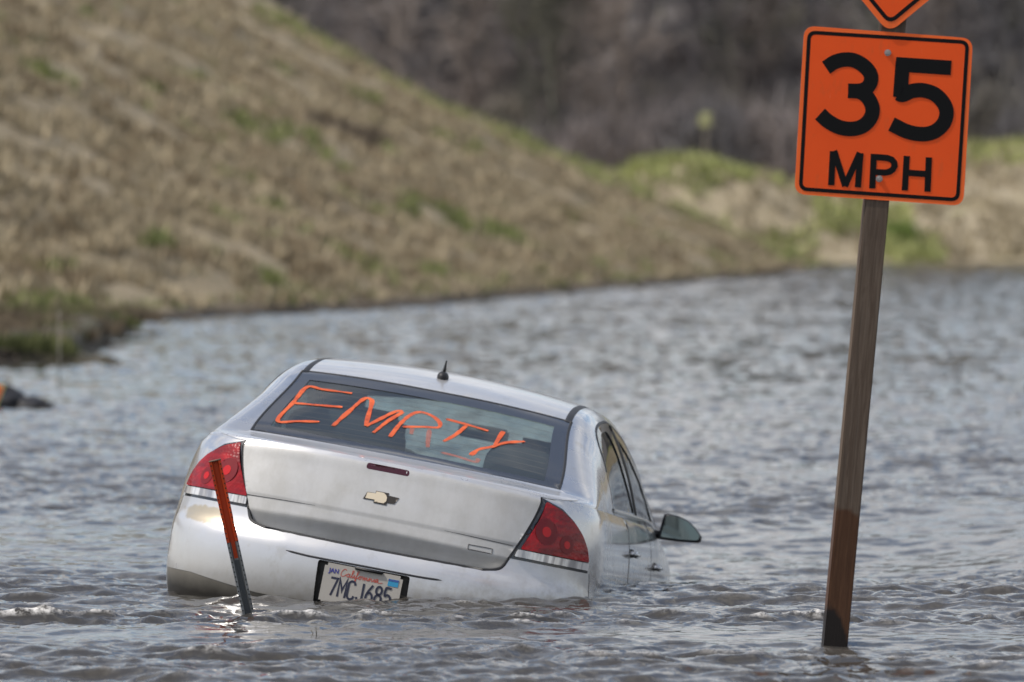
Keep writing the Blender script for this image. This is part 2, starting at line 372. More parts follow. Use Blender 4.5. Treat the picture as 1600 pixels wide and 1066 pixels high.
def build_woods():
    protos = [tree_proto(s, h) for s, h in ((1, 15), (2, 19), (3, 13), (4, 17), (5, 10))]
    Vs = []; Fs = []; Cs = []; off = 0
    brush = []
    for sd in (21, 22, 23):
        rg = np.random.default_rng(sd); n = 1500; q = rg.normal(size=(n, 3)); q /= np.linalg.norm(q, axis=1, keepdims=True); q = q*(rg.random((n, 1))**.45)*np.array([[2.2, 2.0, 3.0]]); q[:, 2] = np.abs(q[:, 2])
        d = np.array([0, 0, .8])+rg.normal(size=(n, 3))*.45; sd2 = rg.normal(size=(n, 3))*.03
        brush.append((np.stack([q-sd2, q+sd2, q+d], 1).reshape(-1, 3), np.arange(3*n).reshape(-1, 3)))
    for i in range(460):
        V, Fc = protos[i % 5]; x = RNG.uniform(-62, 75); y = 345+125*RNG.random()**.9
        a = RNG.random()*6.28; sc = .75+.5*RNG.random(); c, s = math.cos(a), math.sin(a)
        W = np.stack([V[:, 0]*c-V[:, 1]*s, V[:, 0]*s+V[:, 1]*c, V[:, 2]], -1)*sc+np.array([x, y, float(far_h(np.array(x), np.array(y)))-.2])
        t = [(.22, .19, .178), (.165, .155, .155), (.24, .20, .172), (.195, .185, .14), (.135, .126, .128)][RNG.integers(5)]
        Vs.append(W); Fs.append(Fc+off); off += len(V); Cs.append(np.tile(np.array(t)*(.75+.5*RNG.random()), (len(V), 1)))
    for i in range(620):
        V, Fc = brush[i % 3]; x = RNG.uniform(-55, 68); y = 338+70*RNG.random()**1.2; sc = .8+.7*RNG.random()
        W = V*sc+np.array([x, y, float(far_h(np.array(x), np.array(y)))-.2])
        t = [(.21, .18, .168), (.165, .153, .15), (.21, .185, .148), (.135, .126, .126)][RNG.integers(4)]
        Vs.append(W); Fs.append(Fc+off); off += len(V); Cs.append(np.tile(np.array(t)*(.75+.45*RNG.random()), (len(V), 1)))
    o = fast_mesh('bare_woods', np.concatenate(Vs), np.concatenate(Fs), attr_mat('bare bark', .9).m, smooth=False, n=3); color_attr(o, np.concatenate(Cs))
    tag(o, 'mass of bare grey brown winter trees covering the far hillside', 'woods', kind='stuff')
build_woods()

# ================================================================= mesh patches on a parametric surface
def surf_normals(f, P, cen):
    e = 2e-3; a, b = P[:, 0], P[:, 1]
    d1 = f(a+e, b)-f(a-e, b); d2 = f(a, b+e)-f(a, b-e); n = np.cross(d1, d2); L = np.linalg.norm(n, axis=1, keepdims=True); n = n/np.maximum(L, 1e-12)
    p = f(a, b); s = np.sign(np.sum(n*(p-np.array(cen)), 1, keepdims=True)); s[s == 0] = 1
    return p, n*s
CEN = (0, 2.3, .55)
def in_poly(pts, poly):
    x, y = pts[:, 0], pts[:, 1]; r = np.zeros(len(pts), bool); q = np.array(poly)
    for (x0, y0), (x1, y1) in zip(q, np.roll(q, -1, 0)):
        c = (y0 > y) != (y1 > y)
        with np.errstate(divide='ignore', invalid='ignore'): r ^= c & (x < (x1-x0)*(y-y0)/(y1-y0)+x0)
    return r
def densify(poly, step):
    out = []
    for p, q in zip(poly, poly[1:]+poly[:1]):
        p, q = np.array(p, float), np.array(q, float); n = max(1, int(math.ceil(np.linalg.norm((q-p)/np.array(step)))))
        out += [p+(q-p)*i/n for i in range(n)]
    return out
def round_poly(poly, r, k=4, skip=()):
    out = []; n = len(poly)
    for i in range(n):
        p, a, b = [np.array(poly[j % n], float) for j in (i, i-1, i+1)]
        if i in skip: out.append(tuple(p)); continue
        la, lb = np.linalg.norm(a-p), np.linalg.norm(b-p); ra = min(r, la*.45); rb = min(r, lb*.45)
        s, e = p+(a-p)*ra/la, p+(b-p)*rb/lb
        for j in range(k+1):
            t = j/k; out.append(tuple((1-t)**2*s+2*t*(1-t)*p+t*t*e))
    return out
def patch(name, f, poly, step, mat, parent, holes=(), off=0.0, skirt=0.0, offf=None, cen=CEN):
    """sheet of the surface f(a, b) inside poly, pushed out by off along the normal; skirt turns its edges inwards"""
    step = np.array(step if hasattr(step, '__len__') else (step, step), float)
    pts = []; edges = []
    def loop(pl):
        d = densify(list(pl), step); b = len(pts); n = len(d); pts.extend(d); edges.extend((b+i, b+(i+1) % n) for i in range(n)); return d
    outer = np.array(loop(poly)); hl = [np.array(loop(h)) for h in holes]
    lo, hi = outer.min(0), outer.max(0)
    gx, gy = np.meshgrid(np.arange(lo[0]+step[0]/2, hi[0], step[0]), np.arange(lo[1]+step[1]/2, hi[1], step[1])); g = np.stack([gx.ravel(), gy.ravel()], 1)
    ok = in_poly(g, outer)
    for h in hl: ok &= ~in_poly(g, h)
    g = g[ok]; bd = np.array(pts)
    if len(g): g = g[np.array([np.min(np.sum(((bd-p)/step)**2, 1)) > .2 for p in g], bool)]
    pts = [Vector(p) for p in pts]+[Vector(p) for p in g]
    v, e, fc, *_ = delaunay_2d_cdt(pts, edges, [], 0, 1e-7)
    P = np.array([tuple(p) for p in v]); fc = np.array([t for t in fc if len(t) == 3]); c = P[fc].mean(1)
    ok = in_poly(c, outer)
    for h in hl: ok &= ~in_poly(c, h)
    fc = fc[ok]; p, n = surf_normals(f, P, cen)
    o_ = off if offf is None else offf(P)[:, None]+off
    W = p+n*o_
    q = W[fc]; fn = np.cross(q[:, 1]-q[:, 0], q[:, 2]-q[:, 0]); flip = np.sum(fn*n[fc].mean(1), 1) < 0; fc[flip] = fc[flip][:, ::-1]
    verts = list(map(tuple, W)); faces = [tuple(t) for t in fc]
    if skirt:
        cnt = {}
        for t in faces:
            for i in range(3): cnt[(t[i], t[(i+1) % 3])] = 1
        bnd = [e_ for e_ in cnt if (e_[1], e_[0]) not in cnt]; mp = {}
        def dupv(i, k):
            if (i, k) not in mp: mp[(i, k)] = len(verts); verts.append(tuple(W[i]-n[i]*(skirt*k)))
            return mp[(i, k)]
        for a, b in bnd: faces.append((dupv(b, 0), dupv(a, 0), dupv(a, 1), dupv(b, 1)))
    return link_mesh(name, verts, faces, mat, parent)
def catmull(P, k=6):
    P = [np.array(p, float) for p in P]; P = [2*P[0]-P[1]]+P+[2*P[-1]-P[-2]]; out = []
    for i in range(1, len(P)-2):
        for j in range(k):
            t = j/k; a, b, c, d = P[i-1:i+3]; out.append(.5*((2*b)+(c-a)*t+(2*a-5*b+4*c-d)*t*t+(3*b-a-3*c+d)*t**3))
    out.append(P[-2]); return out
def strip_mesh(C, Nn, width, thick, off=0.0, taper=None, lift=.002):
    """rounded bead along 3D points C with normals Nn"""
    C = np.array(C); Nn = np.array(Nn); T = np.gradient(C, axis=0); T /= np.linalg.norm(T, axis=1, keepdims=True)+1e-12
    S_ = np.cross(T, Nn); S_ /= np.linalg.norm(S_, axis=1, keepdims=True)+1e-12
    V = []; F_ = []; k = 6; n = len(C)
    for i in range(n):
        w = width*(1 if taper is None else taper[i])
        for j in range(k):
            a = np.pi*j/(k-1); V.append(C[i]+S_[i]*math.cos(a)*w/2+Nn[i]*(off+thick*math.sin(a)))
    for i in range(n-1):
        for j in range(k-1): F_.append((i*k+j, i*k+j+1, (i+1)*k+j+1, (i+1)*k+j))
    F_.append(tuple(range(k))); F_.append(tuple(range((n-1)*k, n*k))[::-1])
    return V, F_
def bead(name, f, lines, width, thick, mat, parent, off=.0008, smooth_=True, taper_ends=False, cen=CEN, wob=0.0):
    V = []; F_ = []
    for ln in lines:
        P = np.array(catmull(ln, 6) if (smooth_ and len(ln) > 2) else densify([tuple(p) for p in ln], (.02, .02))[: None] if False else (catmull(ln, 6) if smooth_ and len(ln) > 2 else [np.array(ln[0])+(np.array(ln[-1])-np.array(ln[0]))*t for t in np.linspace(0, 1, 14)]))
        p, n = surf_normals(f, P, cen); m = len(p); tp = np.ones(m)
        if wob: tp = 1+wob*np.array([mnoise.noise(Vector(q*23)) for q in p])
        if taper_ends: tp = tp*np.clip(np.minimum(np.arange(m), np.arange(m)[::-1])/3+.25, 0, 1)
        else:
            if wob: tp[0] *= .75; tp[-1] *= .75
        v, fc = strip_mesh(p, n, width, thick, off, tp); b = len(V); V += v; F_ += [tuple(i+b for i in t) for t in fc]
    return link_mesh(name, V, F_, mat, parent)
def tube_bm(pts, r, k=8):
    bm = bmesh.new(); rings = []; pts = [Vector(p) for p in pts]; rr = r if hasattr(r, '__len__') else [r]*len(pts)
    for i, p in enumerate(pts):
        d = (pts[min(i+1, len(pts)-1)]-pts[max(i-1, 0)]).normalized(); u = d.orthogonal().normalized(); v = d.cross(u)
        rings.append([bm.verts.new(p+rr[i]*(math.cos(6.2832*j/k)*u+math.sin(6.2832*j/k)*v)) for j in range(k)])
    for a, b in zip(rings, rings[1:]):
        for j in range(k): bm.faces.new((a[j], a[(j+1) % k], b[(j+1) % k], b[j]))
    bm.faces.new(rings[0][::-1]); bm.faces.new(rings[-1]); return bm
def flat_strokes(lines, w, to3, thick=.0015, miter=True):
    """ribbon letters: lines of 2D points, to3 maps (x, y, h) to 3D"""
    V = []; F_ = []
    for li, ln in enumerate(lines):
        P = np.array(ln, float); m = len(P); d = np.diff(P, axis=0); d /= np.linalg.norm(d, axis=1, keepdims=True); nn = np.stack([-d[:, 1], d[:, 0]], 1); L = []; Rr = []
        for i in range(m):
            a = nn[max(i-1, 0)]; b = nn[min(i, m-2)]; t = a+b; t /= np.linalg.norm(t)+1e-9; k = 1/max(.35, float(np.dot(t, a)))
            L.append(P[i]+t*w/2*k); Rr.append(P[i]-t*w/2*k)
        b0 = len(V)
        for h in (0, thick+.00025*li):
            for q in L: V.append(to3(q[0], q[1], h))
            for q in Rr: V.append(to3(q[0], q[1], h))
        for i in range(m-1):
            F_.append((b0+2*m+i, b0+2*m+i+1, b0+3*m+i+1, b0+3*m+i))
            F_.append((b0+i, b0+i+1, b0+2*m+i+1, b0+2*m+i)); F_.append((b0+m+i+1, b0+m+i, b0+3*m+i, b0+3*m+i+1))
        F_.append((b0, b0+2*m, b0+3*m, b0+m)); F_.append((b0+m-1, b0+2*m-1, b0+4*m-1, b0+3*m-1))
    return V, F_
def fix_normals(o):
    bm = bmesh.new(); bm.from_mesh(o.data); bmesh.ops.recalc_face_normals(bm, faces=bm.faces[:]); bm.to_mesh(o.data); bm.free(); return o
# ---------------------------------------------------------------- car surface
def hermite(xs, ys):
    xs = np.array(xs, float); ys = np.array(ys, float)
    h = np.diff(xs); d = np.diff(ys)/h
    m = np.empty_like(ys); m[0] = d[0]; m[-1] = d[-1]
    for i in range(1, len(xs)-1):
        m[i] = 0.0 if d[i-1]*d[i] <= 0 else 2*d[i-1]*d[i]/(d[i-1]+d[i])
    def f(x):
        x = np.clip(np.asarray(x, float), xs[0], xs[-1])
        i = np.clip(np.searchsorted(xs, x)-1, 0, len(xs)-2)
        t = (x-xs[i])/h[i]; t2 = t*t; t3 = t2*t
        return (2*t3-3*t2+1)*ys[i]+(t3-2*t2+t)*h[i]*m[i]+(-2*t3+3*t2)*ys[i+1]+(t3-t2)*h[i]*m[i+1]
    return f
NE = 2.7; ZT = 1.033; ZB0 = 0.20; YF = 5.06
LZ = [.20, .27, .33, .38, .43, .50, .57, .60, .63, .66, .69, .74, .82, .90, .97, 1.01, ZT]
f_y0 = hermite(LZ, [.23, .13, .055, .030, .014, .004, .0, .002, .006, .018, .036, .050, .062, .078, .094, .102, .112])
f_w = hermite(LZ, [.83, .878, .900, .912, .920, .927, .930, .931, .931, .930, .928, .925, .917, .904, .886, .870, .850])
f_b = hermite([.2, .5, .7, .9, ZT], [.60, .62, .60, .54, .48])
f_zb = hermite([0, 3.2, 3.9, 4.5, 4.9, 5.06], [ZT, ZT, .97, .90, .80, .74])
f_taper = hermite([0, .8, 2.6, 3.6, 4.3, 5.06], [1, 1, 1.012, 1.02, 1.015, .95])
def crown_lip(x, z):
    k = np.clip((z-.70)/(ZT-.70), 0, 1); k = k*k*(3-2*k)
    return .020*k*np.clip(1-(x/.68)**2, 0, 1)
UC = 1.15            # u of the end of the rear corner
# rear-corner parameter: u in 0..UC is arc length like, via table at z = .7
_t = np.linspace(0, np.pi/2, 4001)
_w7, _b7 = float(f_w(.7)), float(f_b(.7))
_x7 = _w7*np.sin(_t)**(2/NE); _y7 = _b7*(1-np.cos(_t)**(2/NE))
_s7 = np.concatenate([[0], np.cumsum(np.hypot(np.diff(_x7), np.diff(_y7)))]); UC = float(_s7[-1])
US = UC+3.55         # straight side ends, front corner to UF
UF = US+UC
def shell(u, z):
    """lower body: u runs from the rear centre (0) round the corner along the side to the nose; sign = side"""
    u = np.asarray(u, float); z = np.asarray(z, float)
    u, z = np.broadcast_arrays(u, z)
    s = np.where(u < 0, -1.0, 1.0); a = np.abs(u)
    w, b, y0 = f_w(z), f_b(z), f_y0(z)
    tr = np.interp(np.clip(a, 0, UC), _s7, _t)
    xr = w*np.sin(tr)**(2/NE); yr = y0+b*(1-np.cos(tr)**(2/NE))
    ys = y0+b+(a-UC)*((YF-.75)-(y0+b))/(US-UC)
    tf = np.interp(np.clip(UF-a, 0, UC), _s7, _t)
    xf = w*np.sin(tf)**(2/NE); yf = (YF-.75)+.75*np.cos(tf)**(2/NE)
    x = np.where(a <= UC, xr, np.where(a <= US, w, xf))
    y = np.where(a <= UC, yr, np.where(a <= US, ys, yf))
    x = x*f_taper(y)
    zz = ZB0+(z-ZB0)*(f_zb(y)-ZB0)/(ZT-ZB0)
    zz = zz+np.where(a <= UC, crown_lip(x, z), 0)
    return np.stack([s*x, y, zz], -1)
f_zc = hermite([.112, .20, .35, .50, .62, .80, .98, 1.12, 1.20, 1.35, 1.6, 2.0, 2.5, 2.9, 3.1, 3.5, 3.92, 4.02, 4.5, 4.9, 5.06],
               [1.053, 1.066, 1.078, 1.094, 1.150, 1.238, 1.325, 1.390, 1.424, 1.468, 1.506, 1.530, 1.530, 1.500, 1.462, 1.270, 1.058, 1.04, .985, .86, .745])
f_xe = hermite([.112, .5, 1.18, 2.0, 3.0, 3.9, 4.5, 5.06], [.66, .69, .615, .60, .585, .68, .66, .50])
f_cr = hermite([.112, .2, .5, 1.15, 2.0, 3.0, 3.9, 5.06], [.001, .012, .020, .035, .040, .035, .03, .001])
Q1 = .70
def wb_zb(y):
    y = np.asarray(y, float)
    w, b, y0 = float(f_w(ZT)), float(f_b(ZT)), float(f_y0(ZT))
    k = np.clip((y-y0)/b, 0, 1); xr = w*(1-(1-k)**NE)**(1/NE)
    kf = np.clip((y-(YF-.75))/.75, 0, 1); xf = w*(1-kf**NE)**(1/NE)
    x = np.where(y < y0+b, xr, np.where(y > YF-.75, xf, w))*f_taper(y)
    return x, f_zb(y)+np.where(y < y0+b, crown_lip(x, ZT), 0)
def house(q, y):
    """upper body: q -1..1 across the car, |q|<Q1 is the roof / glass / deck, beyond it the pillar side; y along"""
    q = np.asarray(q, float); y = np.asarray(y, float); q, y = np.broadcast_arrays(q, y)
    s = np.where(q < 0, -1.0, 1.0); a = np.abs(q)
    wb, zb = wb_zb(y)
    xe = np.minimum(f_xe(y), .84*wb); zc = np.maximum(f_zc(y), zb); cr = f_cr(y)*np.clip(xe/.6, 0, 1)
    ze = np.maximum(zc-cr, zb)
    h = ze-zb
    t = np.clip((a-Q1)/(1-Q1), 0, 1)
    sl = 2*cr/np.maximum(xe, .05)
    k1 = np.minimum(.75*(wb-xe), .11)
    p1x, p1z = xe+k1, ze-k1*sl
    p2x, p2z = wb-.06*np.clip(h/.3, 0, 1)*(wb-xe)/.25, zb+.55*h
    c0, c1, c2, c3 = (1-t)**3, 3*t*(1-t)**2, 3*t*t*(1-t), t**3
    xs = c0*xe+c1*p1x+c2*p2x+c3*wb; zs = c0*ze+c1*p1z+c2*p2z+c3*zb
    r = np.clip(a/Q1, 0, 1)
    x = np.where(a <= Q1, r*xe, xs); z = np.where(a <= Q1, zc-(zc-ze)*r*r, zs)
    return np.stack([s*x, y, z], -1)

# ================================================================= car materials
def paint(name, stain=False, lid=False, metal=.50, r0=.26):
    m = MatB(name, (.60, .60, .60), .38, metal, Coat_Weight=.7, Coat_Roughness=.06); c = m.coord('Object')
    dust = m.ramp(m.noise(c, 3.0, 8, .65), [(.38, 0.0), (.75, 1.0)]); fine = m.ramp(m.noise(c, 46, 4, .7), [(.62, 0.0), (.80, 1.0)])
    d = m.math('MULTIPLY', dust, .45)
    col = m.mix(d, (.58, .582, .59), (.47, .455, .42)); col = m.mix(m.math('MULTIPLY', fine, .14), col, (.36, .32, .26))
    tct = m.n('ShaderNodeTexCoord'); st_ = m.n('ShaderNodeSeparateXYZ'); m.l(tct.outputs['Object'], st_.inputs[0])
    wz = m.math('ADD', m.math('ADD', m.math('MULTIPLY', st_.outputs[0], -.184), m.math('MULTIPLY', st_.outputs[1], -.0744)), m.math('ADD', m.math('MULTIPLY', st_.outputs[2], .980), -.436))
    wob_ = m.math('MULTIPLY', m.math('SUBTRACT', m.noise(c, 7, 6, .65), .5), .12)
    tr_ = m.n('ShaderNodeMapRange'); m.l(m.math('ADD', wz, wob_), tr_.inputs[0]); tr_.inputs[1].default_value = .17; tr_.inputs[2].default_value = .01
    tide = m.math('MULTIPLY', tr_.outputs[0], m.math('ADD', .18, m.math('MULTIPLY', m.ramp(m.noise(c, 18, 6, .7), [(.42, 0.0), (.62, 1.0)]), .42)))
    col = m.mix(tide, col, (.27, .235, .185))
    sp2 = m.ramp(m.noise(m.coord('Object', (1, 1, .55)), 9.5, 7, .72), [(.56, 0.0), (.66, 1.0)]); col = m.mix(m.math('MULTIPLY', sp2, .34), col, (.40, .37, .31)); dust = m.math('MAXIMUM', dust, tide)
    if stain:
        mp = m.n('ShaderNodeMapping'); tcn = m.n('ShaderNodeTexCoord'); m.l(tcn.outputs['Object'], mp.inputs[0])
        mp.inputs['Location'].default_value = (.735, 0, -.695); sp = m.n('ShaderNodeSeparateXYZ'); m.l(mp.outputs[0], sp.inputs[0])
        r = m.math('ADD', m.math('POWER', m.math('ABSOLUTE', m.math('DIVIDE', sp.outputs[0], .155)), 2.6), m.math('POWER', m.math('ABSOLUTE', m.math('DIVIDE', sp.outputs[2], .05)), 2.6))
        r = m.math('ADD', r, m.math('MULTIPLY', m.noise(c, 22, 4), .9))
        k = m.math('MULTIPLY', m.ramp(r, [(.75, 1.0), (1.0, 0.0)]), .8); lf = m.math('LESS_THAN', sp.outputs[0], .8)
        col = m.mix(m.math('MULTIPLY', k, lf), col, (.42, .345, .22))
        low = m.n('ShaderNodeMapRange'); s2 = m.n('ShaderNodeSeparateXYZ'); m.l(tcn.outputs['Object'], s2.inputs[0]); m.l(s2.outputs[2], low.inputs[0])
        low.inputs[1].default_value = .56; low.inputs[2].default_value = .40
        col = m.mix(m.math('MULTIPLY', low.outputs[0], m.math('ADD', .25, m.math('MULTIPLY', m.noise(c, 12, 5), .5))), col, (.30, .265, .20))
    if lid:
        tcn = m.n('ShaderNodeTexCoord'); s2 = m.n('ShaderNodeSeparateXYZ'); m.l(tcn.outputs['Object'], s2.inputs[0])
        zz = m.math('ADD', s2.outputs[2], m.math('ADD', m.math('MULTIPLY', m.noise(c, 30, 4), .006), m.math('MULTIPLY', m.math('POWER', m.math('ABSOLUTE', s2.outputs[0]), 2.0), .04)))
        film = m.ramp(zz, [(.0, 1.0), (.5, 1.0), (1.0, 0.0)]); mr_ = m.n('ShaderNodeMapRange'); m.l(zz, mr_.inputs[0]); mr_.inputs[1].default_value = 1.050; mr_.inputs[2].default_value = 1.038
        film = m.math('MULTIPLY', mr_.outputs[0], m.math('ADD', .45, m.math('MULTIPLY', m.noise(c, 5, 6, .7), .85)))
        blot = m.ramp(m.noise(m.coord('Object', (1, 1, .7)), 6.5, 8, .68), [(.40, 0.0), (.64, 1.0)]); run = m.ramp(m.noise(m.coord('Object', (26, 3, 1.6)), 1.0, 4, .6), [(.50, 0.0), (.78, .16)])
        col = m.mix(film, col, m.mix(run, m.mix(blot, (.53, .522, .50), (.435, .423, .392)), (.36, .345, .31))); dust = m.math('MAXIMUM', dust, film)
        m.l(m.math('SUBTRACT', .7, m.math('MULTIPLY', film, .55)), m.p.inputs['Coat Weight']); m.l(m.math('SUBTRACT', .50, m.math('MULTIPLY', film, .48)), m.p.inputs['Metallic'])
    m.base(col); m.rough(m.math('ADD', r0, m.math('MULTIPLY', dust, .25)))
    cr_ = m.math('ADD', .03, m.math('MULTIPLY', dust, .12)); m.l(cr_, m.p.inputs['Coat Roughness']); return m.m
M_PAINT = paint('silver paint'); M_SIDE = paint('silver side paint', metal=.80, r0=.17); M_BUMP = paint('silver bumper paint', True); M_LID = paint('dusty lid paint', lid=True)
M_BLACK = MatB('black rubber trim', (.012, .012, .013), .55).m
M_GLOSSB = MatB('black glazing border', (.02, .021, .024), .16, Coat_Weight=.6, Coat_Roughness=.04).m
M_CABIN = MatB('grey cabin trim', (.055, .055, .058), .85).m
M_SEAT = MatB('charcoal seat cloth', (.03, .032, .036), .9).m
def glass_mat(name, tint, refl=.06):
    m = bpy.data.materials.new(name); m.use_nodes = True; t = m.node_tree; t.nodes.clear()
    o = t.nodes.new('ShaderNodeOutputMaterial'); tr = t.nodes.new('ShaderNodeBsdfTransparent'); tr.inputs[0].default_value = (*tint, 1)
    gl = t.nodes.new('ShaderNodeBsdfGlossy'); gl.inputs['Roughness'].default_value = .015; fr = t.nodes.new('ShaderNodeFresnel'); ge = t.nodes.new('ShaderNodeNewGeometry'); mm = t.nodes.new('ShaderNodeMath'); mm.operation = 'MULTIPLY_ADD'; mm.inputs[1].default_value = -2; mm.inputs[2].default_value = 1
    t.links.new(ge.outputs['Backfacing'], mm.inputs[0]); pw = t.nodes.new('ShaderNodeMath'); pw.operation = 'POWER'; pw.inputs[0].default_value = 1.8; t.links.new(mm.outputs[0], pw.inputs[1]); t.links.new(pw.outputs[0], fr.inputs['IOR'])
    mxs = t.nodes.new('ShaderNodeMixShader'); t.links.new(fr.outputs[0], mxs.inputs[0]); t.links.new(tr.outputs[0], mxs.inputs[1]); t.links.new(gl.outputs[0], mxs.inputs[2])
    df = t.nodes.new('ShaderNodeBsdfDiffuse'); df.inputs[0].default_value = (.40, .44, .43, 1); m2 = t.nodes.new('ShaderNodeMixShader'); m2.inputs[0].default_value = refl
    t.links.new(mxs.outputs[0], m2.inputs[1]); t.links.new(df.outputs[0], m2.inputs[2]); t.links.new(m2.outputs[0], o.inputs[0]); return m
M_GLASS = glass_mat('dusty window glass', (.76, .85, .82), .06); M_SIDEGL = glass_mat('tinted side glass', (.25, .29, .29), .05); M_WIND = glass_mat('windscreen glass', (.74, .82, .79), .04)
def word_mat():
    m = MatB('orange spray paint', (.82, .135, .03), .7, Specular_IOR_Level=.2); c = m.coord('Object'); k = m.noise(c, 38, 6, .7)
    m.base(m.mix(m.ramp(m.noise(c, 16, 5), [(.35, 0.0), (.65, 1.0)]), (.46, .078, .034), (.68, .130, .042))); m.l(m.ramp(k, [(.32, .62), (.46, 1.0)]), m.p.inputs['Alpha']); return m.m
M_WORD = word_mat()
M_DRIP_REFL = MatB('thin orange run and reflection', (.40, .10, .06), .5, Alpha=.55).m
def lens_mat(name, a, b):
    m = MatB(name, a, .22, Coat_Weight=.30, Coat_Roughness=.05, Specular_IOR_Level=.3); v = m.n('ShaderNodeTexVoronoi'); v.inputs['Scale'].default_value = 60; m.l(m.coord('Object', (1, 1, 1.2)), v.inputs['Vector'])
    z = m.n('ShaderNodeSeparateXYZ'); tcn = m.n('ShaderNodeTexCoord'); m.l(tcn.outputs['Object'], z.inputs[0])
    m.base(m.mix(m.ramp(m.noise(m.coord('Object', (3, 3, 9)), 3.2, 3, .5), [(.35, 0.0), (.62, 1.0)]), a, b)); m.bump(v.outputs['Distance'], .25, .006); return m.m
M_RED = lens_mat('red lens', (.36, .002, .005), (.17, .0015, .004))
M_RED2 = MatB('dark red lens', (.17, .002, .005), .35, Specular_IOR_Level=.3, Coat_Weight=.2, Coat_Roughness=.03).m
M_RED3 = MatB('bright red lens', (.50, .004, .007), .3, Specular_IOR_Level=.3, Coat_Weight=.2, Coat_Roughness=.03).m
def clear_mat():
    m = MatB('clear ribbed lens', (.62, .60, .57), .15, .35, Coat_Weight=1.0); c = m.coord('Object', (46, 5, 3)); m.base(m.mix(m.ramp(m.noise(c, 1, 3), [(.4, 0.0), (.6, 1.0)]), (.30, .29, .29), (.74, .72, .69))); return m.m
M_CLEAR = clear_mat()
M_CHROME = MatB('bright trim', (.62, .62, .62), .22, .9).m
M_GOLD = MatB('peeling gold', (.70, .60, .44), .5, .0).m
M_EMB = MatB('dark emblem base', (.06, .05, .04), .35, .5).m
M_TYRE = MatB('tyre rubber', (.02, .02, .02), .8).m
M_MIRROR = MatB('mirror glass', (.13, .16, .16), .04, .9).m
M_RECSHADE = MatB('painted recess shade', (.05, .046, .04), .7).m  # shading of the recess sides, put into the base colour
def val_mat():  # dark water reflection under the tuck, graded into the colour
    m = MatB('valance with painted reflection', (.045, .040, .034), .42, .2); tcn = m.n('ShaderNodeTexCoord'); z = m.n('ShaderNodeSeparateXYZ'); m.l(tcn.outputs['Object'], z.inputs[0]); c = m.coord('Object')
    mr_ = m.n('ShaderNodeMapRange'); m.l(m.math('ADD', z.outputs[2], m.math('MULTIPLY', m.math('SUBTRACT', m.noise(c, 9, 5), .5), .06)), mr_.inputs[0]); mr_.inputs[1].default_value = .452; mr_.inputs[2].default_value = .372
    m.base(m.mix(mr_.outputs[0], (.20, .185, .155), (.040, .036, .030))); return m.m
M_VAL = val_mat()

# ================================================================= car
car = empty('sedan')
ROT = Matrix.Rotation(R(-5.832), 4, 'Z') @ Matrix.Rotation(R(-4.264), 4, 'X') @ Matrix.Rotation(R(10.634), 4, 'Y')
car.matrix_world = Matrix.Translation((-.7192, 26.7581, -.4361)) @ ROT
tag(car, 'silver sedan sunk nose down in floodwater, EMPTY sprayed orange on its rear window', 'car')
def mir(P): return [(-a, b) for a, b in P][::-1]
LID_B = [(-.715, ZT), (-.570, .755), (-.548, .714), (-.515, .697), (-.470, .688), (0, .684), (.470, .688), (.515, .697), (.548, .714), (.570, .755), (.715, ZT)]
TAIL = [(.722, 1.030), (.574, .757), (.985, .757), (.984, .80), (.966, .86), (.928, .915), (.880, .960), (.815, 1.004)]
BUMP = [(-1.0, .757)]+[(-.570, .755), (-.548, .714), (-.515, .697), (-.470, .688), (0, .684), (.470, .688), (.515, .697), (.548, .714), (.570, .755)]+[(1.0, .757), (1.03, .64), (1.05, .44), (.80, .438), (.60, .424), (.46, .414), (-.46, .414), (-.60, .426), (-.80, .445), (-1.05, .445), (-1.03, .64)]
PREC = round_poly([(-.212, .600), (-.205, .418), (.188, .418), (.181, .602)], .012)
uY = lambda y: UC+(y-.66)/1.0335
def arch(yc, s=1):
    r = .365; return [(s*(uY(yc)+r*math.cos(t)), .33+r*math.sin(t)) for t in np.linspace(-.30, math.pi+.30, 20)][::s]
def clip_arch(P): return [(a, max(b, .201)) for a, b in P]
RDOOR = round_poly([(2.44, 1.02), (2.40, .80), (2.36, .62), (2.40, .45), (2.45, .26), (3.47, .26), (3.47, 1.02)], .03)
FDOOR = round_poly([(3.485, 1.02), (3.485, .26), (4.55, .26), (4.58, .6), (4.50, 1.02)], .03)
# ---- painted shell, quarters and wings
LO = .2005
outer = [(-UF+.001, LO), (UF-.001, LO), (UF-.001, ZT), (-UF+.001, ZT)]
VAL = [(-1.05, .445), (-.80, .445), (-.60, .426), (-.46, .414), (.46, .414), (.60, .424), (.80, .438), (1.05, .44), (1.05, .215), (-1.05, .215)]
def shell_side(nm, poly, **k): return patch(nm, shell, poly, (.045, .03), M_PAINT, car, **k)
holes = [[(a, min(b, ZT-.0005)) for a, b in LID_B], BUMP, [(a, b) for a, b in VAL]]
for s in (1, -1):
    for yc in (1.25, 4.06): holes.append([(s*a, max(b, LO+.004)) for a, b in arch(yc)])
    for D_ in (RDOOR, FDOOR): holes.append([(s*a, b) for a, b in D_])
body = patch('body', shell, outer, (.05, .03), M_SIDE, car, holes=holes)
